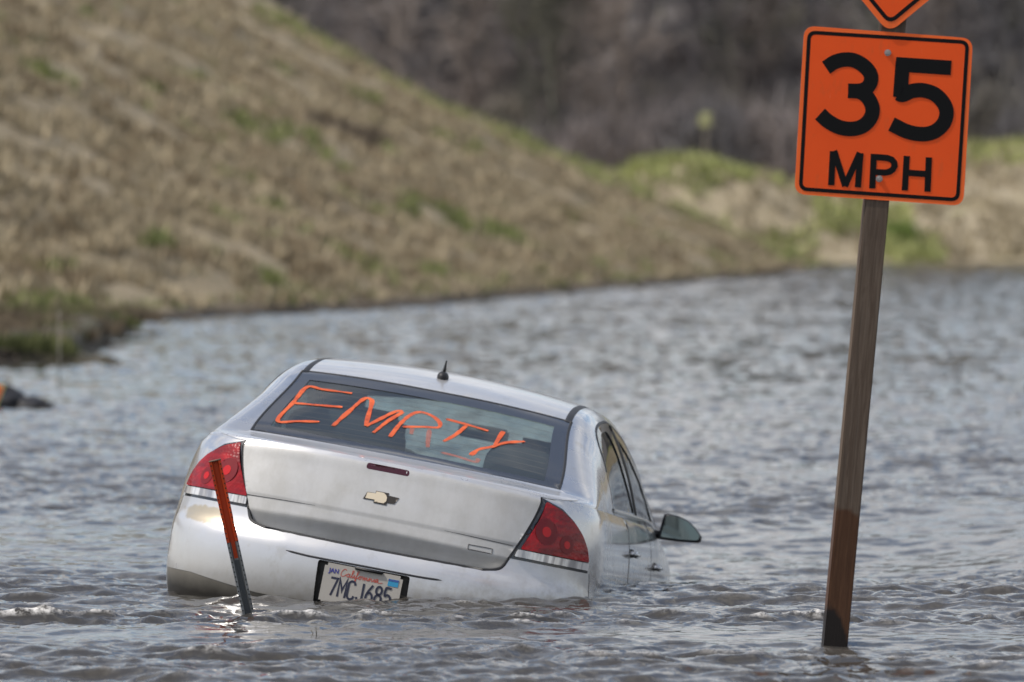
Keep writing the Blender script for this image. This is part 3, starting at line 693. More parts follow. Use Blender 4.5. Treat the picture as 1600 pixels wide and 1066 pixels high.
# ---- pillars, deck sides, bonnet, scuttle
GLASS = [(-.6866, .5403), (-.33, .511), (0, .484), (.33, .511), (.6846, .534), (.690, .88), (.6886, 1.216), (.35, 1.190), (0, 1.176), (-.35, 1.190), (-.6886, 1.216), (-.690, .88)]
GLASS_IN = [(-.618, .596), (-.31, .572), (.01, .566), (.31, .566), (.6113, .576), (.613, .84), (.6151, 1.111), (.3358, 1.098), (.0156, 1.084), (-.3077, 1.092), (-.6228, 1.1105), (-.6273, .8808)]
FRAME = round_poly([(1.0, 1.3665), (.9079, 1.2525), (.8343, 1.262), (.796, 1.36), (.785, 1.62), (.785, 2.10), (.812, 2.45), (.850, 2.85), (.895, 3.28), (.948, 3.56), (1.0, 3.80)], .04, skip=(0, 10))
FRAME = [(min(a, .9995), b) for a, b in FRAME]
PANE_R = round_poly([(.8108, 1.4551), (.8101, 1.72), (.9064, 2.02), (.985, 2.36), (.988, 1.40), (.9327, 1.2971), (.8526, 1.2725)], .03)
PANE_F = round_poly([(.826, 2.18), (.8623, 2.52), (.9087, 3.0), (.955, 3.22), (.988, 3.35), (.988, 2.52), (.9251, 2.27)], .03)
DECK = [(-.690, .53), (-.9995, .208), (-.9995, .1135), (.9995, .1135), (.9995, .208), (.690, .53), (.33, .508), (0, .480), (-.33, .508)]
WIND = [(-.66, 3.16), (0, 3.10), (.66, 3.16), (.69, 3.90), (0, 3.98), (-.69, 3.90)]
ROOF = [(-.655, 1.215), (-.35, 1.190), (0, 1.176), (.35, 1.190), (.655, 1.215), (.655, 3.13), (0, 3.07), (-.655, 3.13)]
HOOD = [(-.80, 4.03), (0, 4.10), (.80, 4.03), (.78, 4.86), (0, 4.97), (-.78, 4.86)]
outer2 = [(-.9998, .114), (.9998, .114), (.9998, 5.055), (-.9998, 5.055)]
pil = patch('body_upper', house, outer2, (.022, .035), M_PAINT, car, holes=[GLASS, DECK, WIND, ROOF, HOOD, FRAME, [(-a, b) for a, b in FRAME]])
bmj = merge([(lambda b: (b.from_mesh(o.data), b)[1])(bmesh.new()) for o in (body, pil)])
bmesh.ops.remove_doubles(bmj, verts=bmj.verts, dist=.0004); bmj.to_mesh(body.data); bmj.free(); body.data.shade_smooth()
bpy.data.objects.remove(pil)
patch('roof', house, ROOF, (.03, .04), M_PAINT, car, off=.002, skirt=.02)
patch('hood', house, HOOD, (.04, .05), M_PAINT, car, off=.002, skirt=.02)
# ---- inner lining that the windows look into
def inner(P): return patch('headliner', house, P, (.04, .06), M_CABIN, car, off=-.03)
o = patch('headliner', house, outer2[:2]+[(.9998, 3.9), (-.9998, 3.9)], (.03, .05), M_CABIN, car, off=-.028, holes=[[(a*1.0, b) for a, b in GLASS], WIND, FRAME, [(-a, b) for a, b in FRAME], DECK])
# ---- trunk lid: rear face with a tucked lower band, and the deck strip up to the glass
def lid_off(P):
    z = P[:, 1]; lim = .768-.012*np.clip(np.abs(P[:, 0])/.5, 0, 1)**2
    t = np.clip((lim-z)/.085, 0, 1); k = -.068*t**1.22
    return k+.0035*np.clip((z-.813)/.004, 0, 1)
lid = patch('trunk_lid', shell, [(a*.992, b+(.003 if b < 1 else 0)) for a, b in LID_B], (.025, .008), M_LID, car, off=.003, skirt=.03, offf=lid_off)
dk = patch('deck', house, DECK, (.03, .02), M_LID, car, off=.003, skirt=.02)
b2 = merge([(lambda b: (b.from_mesh(o.data), b)[1])(bmesh.new()) for o in (lid, dk)]); b2.to_mesh(lid.data); b2.free(); bpy.data.objects.remove(dk)
bead('lid_seam', shell, [LID_B[:1]+LID_B[1:2], LID_B[1:5], LID_B[4:7], LID_B[6:10], LID_B[9:]], .013, .002, M_BLACK, lid)
bead('crease_shadow', shell, [[(-.593, .8085), (-.30, .815), (0, .8165), (.30, .815), (.582, .8095)]], .0045, .0012, MatB('painted crease shadow', (.10, .10, .10), .8).m, lid, off=.0035)  # dark line that puts the crease's shade into the colour
EMB = [(-.075, .9027), (-.0385, .9045), (-.0385, .9130), (.0185, .9130), (.0185, .9040), (.0660, .9020), (.0500, .8755), (.0188, .8747), (.0178, .8652), (-.0390, .8658), (-.0390, .8753), (-.0865, .8743)]
GLD = [(-.0735, .9009), (-.0358, .9030), (-.0362, .9105), (-.0026, .9100), (.0085, .903), (.0145, .8941), (.0140, .8798), (.0044, .8705), (-.0352, .8695), (-.0365, .8780), (-.0770, .8780)]
em = patch('emblem', shell, EMB, .01, M_EMB, lid, off=.009, skirt=.006); patch('gold_face', shell, GLD, .01, M_GOLD, lid, off=.0115, skirt=.003)
CH = round_poly([(-.106, 1.0175), (-.106, .9935), (.089, .9935), (.089, 1.0165)], .012)
patch('brake_light', shell, CH, .015, MatB('dark brake lens', (.055, .006, .014), .25).m, lid, off=.007, skirt=.004)
BD = [(.392, .7795), (.392, .7610), (.495, .7600), (.495, .7810)]
bead('badge', shell, [[p, q] for p, q in zip(BD, BD[1:]+BD[:1])], .0045, .002, MatB('badge grey', (.16, .155, .15), .4, .4).m, lid, off=.003, smooth_=False)
# ---- bumper, plate recess
bp = patch('bumper', shell, BUMP, (.03, .015), M_BUMP, car, holes=[PREC], off=.0015, skirt=.02)
bead('ledge_shadow', shell, [[(-.356, .6112), (-.29, .607), (-.2134, .6055), (0, .6075), (.18, .6075), (.25, .609), (.3125, .6123)]], .010, .002, M_BLACK, bp, taper_ends=True)  # black line that paints the shadow under the ledge
rec = patch('plate_recess', shell, PREC, .02, M_RECSHADE, bp, off=-.028); 
bmr = bmesh.new(); bmr.from_mesh(rec.data); PR = np.array(densify(PREC, (.02, .02))); a_, n_ = surf_normals(shell, PR, CEN); m_ = len(PR)
vv = [bmr.verts.new(tuple(q)) for q in np.concatenate([a_, a_-n_*.028])]
for i in range(m_): bmr.faces.new((vv[i], vv[(i+1) % m_], vv[m_+(i+1) % m_], vv[m_+i]))
bmr.to_mesh(rec.data); bmr.free()
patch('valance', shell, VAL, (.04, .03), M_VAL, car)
bead('body_seam', shell, [[(1.0, .757), (1.015, .70), (1.03, .64), (1.045, .50)]], .006, .0015, M_BLACK, bp); bead('body_seam', shell, [[(-1.0, .757), (-1.015, .70), (-1.03, .64), (-1.045, .50)]], .006, .0015, M_BLACK, bp)
# ---- licence plate (characters as on the photographed plate)
M_PLATE = MatB('dirty plate white', (.36, .335, .295), .5).m; M_NAVY = MatB('plate navy', (.012, .014, .035), .5).m; M_SCRIPT = MatB('plate red', (.42, .07, .045), .5).m
pb = box_bm(.335, .003, .172, (0, 0, 0), .0); bmesh.ops.bevel(pb, geom=[e for e in pb.edges if abs(e.verts[0].co.y-e.verts[1].co.y) > .002], offset=.012, segments=4, affect='EDGES')
plate = bm_obj('license_plate', pb, M_PLATE, car, smooth=False); plate.location = (-.0120, -.006, .5100); plate.rotation_euler = (R(-3), 0, 0)
def plate_to3(x, y, h): return (x, -.0018-h, y)
GL = {'7': [[(0, 1), (.52, 1), (.17, 0)]], 'M': [[(0, 0), (0, 1), (.27, .38), (.54, 1), (.54, 0)]], 'C': [[(.5, .80), (.46, .93), (.34, 1), (.18, 1), (.05, .90), (.02, .75), (.02, .25), (.05, .10), (.18, 0), (.34, 0), (.46, .07), (.5, .20)]],
      'J': [[(.44, 1), (.44, .22), (.38, .06), (.24, 0), (.10, .04), (.03, .18)]], '6': [[(.44, 1), (.20, .68), (.06, .42), (.04, .22), (.12, .05), (.26, 0), (.42, .05), (.5, .22), (.48, .38), (.38, .52), (.26, .55), (.12, .48)]],
      '8': [[(.26, .54), (.10, .62), (.05, .78), (.12, .94), (.26, 1), (.40, .94), (.47, .78), (.42, .62), (.26, .54), (.08, .44), (.02, .25), (.10, .06), (.26, 0), (.42, .06), (.50, .25), (.44, .44), (.26, .54)]],
      '5': [[(.46, 1), (.08, 1), (.05, .56), (.24, .62), (.42, .55), (.5, .36), (.46, .12), (.30, 0), (.12, .02), (.02, .16)]]}
ch_h, ch_w = .074, .058
lines = []
for i, c_ in enumerate('7MCJ685'):
    for st in GL[c_]: lines.append([(-.131+i*.0388+x*ch_w*.98, -.048+y*ch_h) for x, y in (st if c_ in '7M' else [tuple(q) for q in catmull(st, 3)])])
v, f_ = flat_strokes(lines, .0092, plate_to3, .0005); link_mesh('plate_number', v, f_, M_NAVY, plate, smooth=False)
def text_mesh(name, body_, size, mat, parent, loc, shear=0.0, rot=(R(90), 0, 0), sx=1.0, offset=0.0):
    cu = bpy.data.curves.new(name, 'FONT'); cu.body = body_; cu.size = size; cu.shear = shear; cu.extrude = .0006; cu.offset = offset; cu.align_x = 'LEFT'
    t = bpy.data.objects.new('tmp', cu); COL.objects.link(t); dg = bpy.context.evaluated_depsgraph_get(); me = bpy.data.meshes.new_from_object(t.evaluated_get(dg)); me.name = name
    bpy.data.objects.remove(t); me.materials.clear(); me.materials.append(mat); o = bpy.data.objects.new(name, me); COL.objects.link(o); o.parent = parent; o.location = loc; o.rotation_euler = rot; o.scale = (sx, 1, 1); return o
text_mesh('month_sticker', 'JAN', .026, MatB('plate blue', (.03, .03, .22), .5).m, plate, (-.146, -.0024, .047), sx=.95, offset=.0007)
# script word drawn with a pen line, like the plate's handwriting
def script(x0, y0, s):
    W = [[(.9, 1.25), (.75, 1.5), (.45, 1.45), (.15, 1.0), (.0, .45), (.1, .08), (.4, .0), (.75, .2), (1.0, .55)],
         [(1.65, .55), (1.4, .72), (1.12, .45), (1.15, .1), (1.4, .08), (1.65, .55), (1.62, .1), (1.85, .1), (2.25, 1.1), (2.25, 1.5), (2.05, 1.3), (2.05, .15), (2.25, .05), (2.5, .6), (2.48, .1), (2.65, .05), (3.0, .7), (3.25, 1.35), (3.1, 1.55), (2.95, 1.1), (2.85, -.5), (2.7, -.6), (2.8, -.1), (3.2, .2), (3.45, .55), (3.35, .1), (3.6, .02), (3.8, .4), (3.6, .65), (3.4, .5), (3.9, .6), (4.1, .62), (4.15, .05), (4.4, .6), (4.5, .05), (4.7, .55), (4.85, .55), (4.85, .08), (5.05, .08), (5.3, .6), (5.3, .08), (5.55, .55), (5.72, .5), (5.75, .08), (5.95, .1), (6.2, .55), (6.22, .08), (6.4, .1), (6.9, .6), (6.65, .7), (6.45, .4), (6.5, .08), (6.75, .15), (6.92, .55), (6.92, .08), (7.3, .0), (7.8, .15)]]
    return [[(x0+q[0]*s*1.12, y0+q[1]*s) for q in catmull(w_, 3)] for w_ in W]
v, f_ = flat_strokes(script(-.094, .040, .0205), .0030, plate_to3, .0006); link_mesh('state_name', v, f_, M_SCRIPT, plate, smooth=False)
st = box_bm(.044, .0012, .030, (.130, -.0026, .052)); bm_obj('year_sticker', st, MatB('sticker blue', (.02, .24, .42), .45).m, plate, False)
st = box_bm(.044, .0012, .008, (.130, -.0034, .062)); bm_obj('year_sticker', st, MatB('sticker dark blue', (.03, .07, .25), .45).m, plate, False)
bm_obj('plate_light_cover', box_bm(.12, .02, .012, (.02, -.004, .0835), .003), M_BLACK, plate)
# ---- tail lights
for s in (1, -1):
    fl = (lambda P: P) if s == 1 else mir
    bez = patch('taillight', shell, fl(TAIL), .03, M_GLOSSB, car, off=.002, skirt=.01)
    RED = [(.733, 1.020), (.615, .803), (.972, .803), (.956, .855), (.920, .908), (.874, .952), (.812, .994)]
    if s == -1: RED[0:2] = [(.730, 1.022), (.590, .803)]
    patch('red_lens', shell, fl(round_poly(RED, .012)), .012, M_RED, bez, off=.004, skirt=.004, offf=lambda P: .010*np.clip((np.abs(P[:, 0])-.6)/.1, 0, 1)*np.clip((1.02-P[:, 1])/.08, 0, 1))
    CL = [(.603, .799), (.592, .768), (.977, .768), (.974, .799)]
    if s == -1: CL[0:2] = [(.588, .799), (.583, .768)]
    patch('reverse_lens', shell, fl(round_poly(CL, .006)), .012, M_CLEAR, bez, off=.011, skirt=.008)
    def disc(cx, cz, r, r0=0.0): return [(s*(cx+r*math.cos(t)), cz+r*1.02*math.sin(t)) for t in np.linspace(0, 2*math.pi, 28, endpoint=False)[::s]]
    for cx, cz, r1, r2 in ((.722, .893, .053, .021), (.826, .856, .036, .016)):
        patch('reflector_ring', shell, [(a, max(b, .806)) for a, b in disc(cx, cz, r1)], .01, M_RED2, bez, off=.0155, holes=[disc(cx, cz, r2)])
        patch('bulb_lens', shell, disc(cx, cz, r2), .008, M_RED3, bez, off=.0165)
# ---- rear window with its painted border and the sprayed word
rw = patch('rear_window', house, GLASS, (.04, .03), M_GLASS, car, off=-.002)
patch('window_border', house, [(a*.998, b) for a, b in GLASS], (.04, .03), MatB('grey ceramic border', (.035, .037, .042), .14, Coat_Weight=.5).m, rw, holes=[GLASS_IN], off=.0006)
bead('window_seal', house, [GLASS[0:5], GLASS[4:7], GLASS[6:11], [GLASS[10], GLASS[11], GLASS[0]]], .012, .003, M_BLACK, rw, smooth_=True)
bead('defroster_wire', house, [[(-.60, y+.004), (0, y-.004), (.60, y+.004)] for y in np.linspace(.64, 1.05, 9)], .0022, .0003, MatB('defroster wire', (.10, .06, .035), .6).m, rw, off=-.006)
WORD = [[(-0.3833, 1.0201), (-0.5264, 1.0236), (-0.6093, 1.0311), (-0.6074, 0.8514), (-0.6063, 0.6562), (-0.5204, 0.6782), (-0.4323, 0.7019)], [(-0.6074, 0.8514), (-0.5302, 0.8566), (-0.4553, 0.8628), (-0.3811, 0.8721)], [(-0.3645, 0.6801), (-0.3409, 0.8323), (-0.3136, 0.9787), (-0.2837, 0.9884), (-0.2646, 0.9485), (-0.2316, 0.7514), (-0.2163, 0.7521), (-0.1421, 0.9014), (-0.1065, 0.9245)], [(-0.1042, 0.9155), (-0.1456, 0.8122), (-0.1812, 0.6788)], [(-0.1025, 0.6684), (-0.089, 0.7977), (-0.0645, 0.9002), (-0.0302, 0.9431), (0.0159, 0.9387), (0.0611, 0.908), (0.0854, 0.8683), (0.08, 0.8334), (0.0186, 0.8144), (-0.0718, 0.7781)], [(0.1018, 0.9278), (0.2, 0.9182), (0.3112, 0.9048)], [(0.2051, 0.9075), (0.1703, 0.8013), (0.1304, 0.7199)], [(0.3814, 0.9327), (0.3717, 0.8826), (0.3567, 0.7793)], [(0.4891, 0.8909), (0.4029, 0.8341), (0.3488, 0.7692), (0.2949, 0.7183), (0.2671, 0.6481)]]
DRIPS_REFL = [[(-0.0268, 0.7828), (-0.02, 0.7273)], [(0.0495, 0.801), (0.0614, 0.7159), (0.0746, 0.638)], [(0.1382, 0.6181), (0.2168, 0.6117), (0.2965, 0.5991), (0.3053, 0.6342)]]  # paint runs; the last line is a faint red reflection drawn in colour

bead('painted_word', house, WORD, .0195, .0004, M_WORD, rw, off=.0008, wob=.5)
bead('drip_and_reflection', house, DRIPS_REFL, .020, .0003, M_DRIP_REFL, rw, off=.0006, wob=.3)
for s in (1, -1):
    q = Q1*.968*s
    bead('roof_moulding', house, [[(s*.672, y) for y in (1.20, 1.3, 1.45, 1.7, 2.1, 2.6, 3.1)]], .034, .004, M_BLACK, car, off=-.001)
    fl = (lambda P: P) if s == 1 else mir
    fr = patch('window_frame', house, fl(FRAME), (.015, .04), M_GLOSSB, car, off=.001, holes=[fl(PANE_R), fl(PANE_F)], skirt=.01)
    bead('belt_moulding', house, [fl([(.992, 1.33), (.992, 2.0), (.992, 2.8), (.992, 3.74)])], .022, .006, M_CHROME, fr, off=.001)
    bead('drip_rail', house, [fl([(.905, 1.262), (.832, 1.266), (.79, 1.40), (.780, 1.75), (.783, 2.15), (.812, 2.47), (.852, 2.86), (.895, 3.29), (.95, 3.57), (.993, 3.79)])], .014, .003, M_BLACK, fr, off=.0)
    bead('window_bar', house, [fl([(.80, 2.02), (.86, 2.12), (.93, 2.30), (.985, 2.44)])], .05, .006, M_BLACK, fr, off=.001)
    for D_, P_, sm, hu, hz in ((RDOOR, PANE_R, 0, 2.505, .884), (FDOOR, PANE_F, 0, 3.63, .851)):
        dr = patch('door', shell, [(s*a, b) for a, b in D_][::s], (.05, .03), M_SIDE, car, off=.0005, skirt=.015)
        patch('window_pane', house, fl(P_), (.015, .05), M_SIDEGL, dr, off=-.004)
        bead('door_seam', shell, [[(s*a, b) for a, b in (D_[0:2] if False else [p for p in D_ if p[0] < 2.5 or abs(p[0]-3.485) < .02][:14])]], .006, .0015, M_BLACK, dr)
        p, n = surf_normals(shell, np.array([(s*hu, hz)]), CEN); p, n = p[0], n[0]
        hb = merge([box_bm(.022, .20, .030, (s*.024, .03, 0), .009), box_bm(.03, .035, .026, (s*.010, -.05, 0), .006), box_bm(.03, .035, .026, (s*.010, .11, 0), .006)])
        h = bm_obj('handle', hb, M_CHROME, dr); h.location = tuple(p)
        bm_obj('handle_recess', box_bm(.008, .13, .055, (p[0]-s*.001, p[1]+.03, p[2]-.006), .003), M_BLACK, dr)
    # door mirror
    MO = [(.9002, .9872), (.9045, 1.055), (.9093, 1.1063), (.930, 1.113), (.9771, 1.112), (1.0256, 1.0984), (1.0679, 1.0699), (1.1021, 1.0354), (1.100, 1.012), (1.0892, 1.0045), (.9997, .993)]
    cx_, cz_ = 1.0, 1.05
    V = []; F_ = []; k = len(MO)
    for sc, yy in ((.93, 3.272), (1.0, 3.285), (1.0, 3.33), (.93, 3.39), (.72, 3.44), (.35, 3.465)):
        V += [(s*(cx_+(x-cx_)*sc), yy, cz_+(z-cz_)*sc) for x, z in MO]
    for r_ in range(5):
        for j in range(k): F_.append((r_*k+j, r_*k+(j+1) % k, (r_+1)*k+(j+1) % k, (r_+1)*k+j))
    F_.append(tuple(range(5*k, 6*k))); F_.append(tuple(range(k))[::-1])
    mi = fix_normals(link_mesh('side_mirror', V, F_, MatB('mirror black', (.02, .021, .023), .35).m, car))
    V = [(s*(cx_+.003+(x-cx_)*.88), 3.2695, cz_+.002+(z-cz_)*.84) for x, z in MO]; link_mesh('mirror_glass', V, [tuple(range(k))], M_MIRROR, mi, smooth=False)
    bm_obj('mirror_arm', box_bm(.10, .07, .035, (s*.885, 3.35, 1.008), .01), M_BLACK, mi)
    # wheels
    for yc in (1.25, 4.06):
        wh = empty('wheel', (s*.80, yc, .33)); wh.parent = car
        bm = bmesh.new(); prof = [(.19, -.10), (.29, -.11), (.325, -.085), (.33, 0), (.325, .085), (.29, .11), (.19, .10)]; rings = []
        for j in range(28):
            a = 6.28319*j/28; rings.append([bm.verts.new((h_, r_*math.cos(a), r_*math.sin(a))) for r_, h_ in prof])
        for j in range(28):
            for i in range(len(prof)-1): bm.faces.new((rings[j][i], rings[j][i+1], rings[(j+1) % 28][i+1], rings[(j+1) % 28][i]))
        bm_obj('tyre', bm, M_TYRE, wh)
        bm = bmesh.new(); bmesh.ops.create_cone(bm, cap_ends=True, segments=28, radius1=.20, radius2=.185, depth=.03, matrix=Matrix.Translation((s*.09, 0, 0)) @ Matrix.Rotation(R(90), 4, 'Y'))
        for j in range(5):
            b_ = box_bm(.03, .05, .17, (s*.105, 0, .095), .008); bmesh.ops.rotate(b_, cent=(0, 0, 0), matrix=Matrix.Rotation(6.2832*j/5, 3, 'X'), verts=b_.verts); bm = merge([bm, b_])
        bm_obj('rim', bm, M_CHROME, wh, smooth=False)
# ---- windscreen, antenna, cabin
patch('windscreen', house, WIND, (.05, .05), M_WIND, car, off=-.002)
p, n = surf_normals(house, np.array([(-.012, 1.42)]), CEN); ax, ay, az = p[0]
bm = bmesh.new(); bmesh.ops.create_uvsphere(bm, u_segments=20, v_segments=12, radius=1); bmesh.ops.scale(bm, vec=(.026, .045, .026), verts=bm.verts)
ant = bm_obj('antenna', bm, M_BLACK, car); ant.location = (ax-.004, ay, az+.008)
bm_obj('mast', tube_bm([(0, .0, .015), (.002, -.008, .04), (.004, -.020, .074)], [.0085, .0065, .0035]), M_BLACK, ant)
bm_obj('parcel_shelf', box_bm(1.30, .66, .03, (0, .78, 1.035), .01), M_CABIN, car)
bm_obj('dashboard', box_bm(1.4, .5, .20, (0, 3.72, .93), .06, 3), M_CABIN, car)
def seat(loc, w, hh, heads):
    st_ = bm_obj('seat', merge([box_bm(w, .16, hh, (0, 0, hh/2), .06, 3), box_bm(w, .5, .16, (0, .33, .06), .05, 3)]), M_SEAT, car); st_.location = loc
    for hx in heads: bm_obj('headrest', merge([box_bm(.27, .10, .19, (hx, -.02, hh+.10), .045, 3), box_bm(.012, .012, .10, (hx-.06, 0, hh)), box_bm(.012, .012, .10, (hx+.06, 0, hh))]), M_SEAT, st_)
seat((0, 1.22, .52), 1.26, .56, ());
for hx, hw, hz2 in ((-.36, .54, 1.155), (.44, .36, 1.15)):
    b_ = bmesh.new(); bmesh.ops.create_uvsphere(b_, u_segments=28, v_segments=16, radius=1)
    for v_ in b_.verts:
        q_ = [math.copysign(abs(t)**e_, t) for t, e_ in zip(v_.co, (.55, .8, .62))]; v_.co = (hx+q_[0]*hw/2, 1.20+q_[1]*.08, hz2-.03+q_[2]*.145*(1-.12*abs(q_[0])))
    bm_obj('headrest', b_, M_SEAT, car)
seat((-.38, 2.35, .50), .52, .62, (0,)); seat((.38, 2.35, .50), .52, .62, (0,))
bm_obj('steering_wheel', tube_bm([(-.38+.18*math.cos(t), 3.28+.07*math.sin(t), 1.0+.17*math.sin(t)) for t in np.linspace(0, 6.2832, 25)], .014), M_BLACK, car)
mr = bm_obj('rear_view_mirror', box_bm(.24, .03, .07, (0, 3.28, 1.32), .012), M_BLACK, car)

# ================================================================= road sign on its wooden post
post = empty('road_sign', (1.209, 24.04, -.02)); post.rotation_euler = (R(.4), R(5.28), R(3.5))
tag(post, 'leaning wooden post carrying a square orange 35 MPH sign below an orange diamond', 'road sign')
def wood():
    m = MatB('weathered post wood', (.15, .11, .08), .85, Specular_IOR_Level=.2); c = m.coord('Object', (9, 9, .55)); g = m.noise(c, 6, 8, .7, 1.2)
    gr = m.mix(m.ramp(g, [(.38, 0.0), (.66, 1.0)]), (.094, .066, .047), (.150, .113, .083)); lines_ = m.noise(m.coord('Object', (60, 60, .9)), 2.2, 3, .6); gr = m.mix(m.ramp(lines_, [(.52, 0.0), (.62, .55)]), gr, (.075, .056, .042))
    tcn = m.n('ShaderNodeTexCoord'); sp = m.n('ShaderNodeSeparateXYZ'); m.l(tcn.outputs['Object'], sp.inputs[0])
    edge = m.math('ADD', sp.outputs[2], m.math('MULTIPLY', m.math('SUBTRACT', m.noise(m.coord('Object', (1, 1, .6)), 9, 6), .5), .24))
    wet = m.ramp(edge, [(.525, 1.0), (.545, 0.0)]); col = m.mix(wet, gr, m.mix(1.0, gr, (.72, .46, .32), 'MULTIPLY'))
    sx = m.math('ADD', edge, m.math('MULTIPLY', sp.outputs[0], 1.1)); tar = m.ramp(sx, [(.115, 1.0), (.14, 0.0)]); col = m.mix(tar, col, (.018, .014, .012))
    m.base(col); m.rough(m.mix(wet, (.85, .85, .85), (.45, .45, .45))); m.bump(lines_, .35, .004); return m.m
M_WOOD = wood()
pbm = box_bm(.0905, .0905, 3.9, (0, 0, 1.15), .004, 2); bm_obj('wooden_post', pbm, M_WOOD, post, smooth=False)
def orange(name, c1, c2):
    m = MatB(name, c1, .5, Specular_IOR_Level=.2); c = m.coord('Object'); m.base(m.mix(m.ramp(m.noise(c, 3, 5), [(.3, 0.0), (.7, 1.0)]), c1, c2)); k = m.ramp(m.noise(m.coord('Object', (1, 1, .35)), 22, 7, .7), [(.55, 0.0), (.72, .35)]); b0 = m.p.inputs['Base Color'].links[0].from_socket
    sc = m.ramp(m.noise(m.coord('Object', (90, 90, 5), (0, .5, 0)), 1.3, 3, .6), [(.70, 0.0), (.74, .4)])
    m.base(m.mix(sc, m.mix(k, b0, (.50, .12, .04)), (.85, .35, .18))); m.rough(m.ramp(m.noise(c, 16, 5), [(.3, .36), (.7, .55)])); return m.m
M_OR = orange('orange sheeting', (.95, .105, .014), (.88, .092, .013)); M_ORB = orange('orange rim sheeting', (1.0, .165, .034), (.95, .150, .030)); M_BLK = MatB('sign black', (.006, .006, .006), .6, Specular_IOR_Level=.15).m; M_ALU = MatB('bare aluminium', (.5, .5, .5), .4, .8).m; M_BOLT = MatB('zinc bolt', (.34, .31, .29), .45, .5).m
PXM = 416.6; _a = R(5.28)
def zl(x, y):
    """zoomed sign pixel -> post-local (x, z)"""
    px, py = 1200+x/3.23-5.5, y/3.23-6; dx, dz = (px-1303)/PXM, (1015-py)/PXM
    return (dx*math.cos(_a)-dz*math.sin(_a), dx*math.sin(_a)+dz*math.cos(_a))
YF_ = -.0465
def rounded_panel(name, P, r, y0, th, mat, parent, k=8):
    Q = round_poly(P, r, k); bm = bmesh.new(); a = [bm.verts.new((x, y0, z)) for x, z in Q]; b = [bm.verts.new((x, y0-th, z)) for x, z in Q]
    bm.faces.new(a); bm.faces.new(b[::-1])
    for i in range(len(Q)): bm.faces.new((a[i], b[i], b[(i+1) % len(Q)], a[(i+1) % len(Q)]))
    bmesh.ops.recalc_face_normals(bm, faces=bm.faces[:]); return bm_obj(name, bm, mat, parent, smooth=False)
def ring_panel(name, P, r, w, y, mat, parent):
    Q = np.array(round_poly(P, r, 8)); c = Q.mean(0); V = []; F_ = []
    P2 = np.array(P); n = len(P2); ins = []
    for i in range(n):
        p, a, b = P2[i], P2[i-1], P2[(i+1) % n]; u = (a-p)/np.linalg.norm(a-p); v_ = (b-p)/np.linalg.norm(b-p); s_ = abs(u[0]*v_[1]-u[1]*v_[0]); ins.append(tuple(p+(u+v_)*w/s_))
    Q2 = np.array(round_poly(ins, max(r-w, .004), 8)); m = len(Q)
    V = [(x, y, z) for x, z in Q]+[(x, y, z) for x, z in Q2]
    for i in range(m): F_.append((i, (i+1) % m, m+(i+1) % m, m+i))
    return fix_normals(link_mesh(name, V, F_, mat, parent, smooth=False))
sq = [zl(190, 122), zl(1045, 185), zl(998, 1030), zl(140, 970)]
pl = rounded_panel('speed_plaque', sq, .045, YF_, .003, M_ORB, post)
bd = [zl(206, 146), zl(1026, 196), zl(977, 1009), zl(162, 953)]
ring_panel('sign_border', bd, .034, .0140, YF_-.0042, M_BLK, pl)
inn = [zl(215, 155), zl(1017, 205), zl(968, 1000), zl(171, 944)]
rounded_panel('sign_face', inn, .030, YF_-.003, .0008, M_OR, pl)
s3 = lambda x, y, h: (x, YF_-.0040-h, y)
def zline(L, sm=False): 
    L = catmull(L, 6) if sm else L
    return [zl(*p) for p in L]
v, f_ = flat_strokes([zline([(300, 334), (345, 305), (395, 293), (445, 298), (492, 325), (523, 362), (527, 402), (507, 435), (470, 449), (412, 450)], True), zline([(412, 450), (470, 455), (512, 485), (536, 540), (524, 590), (485, 628), (430, 642), (370, 634), (312, 604), (270, 567)], True)], .0545, s3, .001)
fix_normals(link_mesh('numeral_three', v, f_, M_BLK, pl, smooth=False))
v, f_ = flat_strokes([zline([(934, 334), (690, 318), (658, 316)]), zline([(692, 284), (687, 330), (676, 482)]), zline([(664, 462), (690, 470), (735, 451), (790, 447), (850, 466), (895, 510), (911, 560), (897, 612), (855, 652), (795, 668), (715, 656), (632, 617)], True)], .0545, s3, .0012)
fix_normals(link_mesh('numeral_five', v, f_, M_BLK, pl, smooth=False))
for L in ([[(327, 926), (336, 754)], [(341, 752), (398, 930)], [(396, 930), (472, 762)], [(475, 764), (462, 936)]], [[(535, 942), (543, 768)], [(530, 783), (570, 785), (610, 788), (634, 797), (646, 812), (648, 828), (640, 845), (624, 857), (600, 862), (540, 859)]], [[(700, 952), (710, 778)], [(815, 958), (822, 785)], [(705, 862), (820, 870)]]):
    v, f_ = flat_strokes([zline(l_) for l_ in L], .0235, s3, .001); fix_normals(link_mesh('letter', v, f_, M_BLK, pl, smooth=False))
for bx, by in ((612, 258), (570, 893)):
    x, z = zl(bx, by); bm = bmesh.new(); bmesh.ops.create_cone(bm, cap_ends=True, segments=6, radius1=.0095, radius2=.0075, depth=.008, matrix=Matrix.Translation((x, YF_-.008, z)) @ Matrix.Rotation(R(90), 4, 'X'))
    bmesh.ops.create_cone(bm, cap_ends=True, segments=18, radius1=.0125, radius2=.0125, depth=.002, matrix=Matrix.Translation((x, YF_-.0055, z)) @ Matrix.Rotation(R(90), 4, 'X')); bm_obj('bolt', bm, M_BOLT, pl, smooth=False)
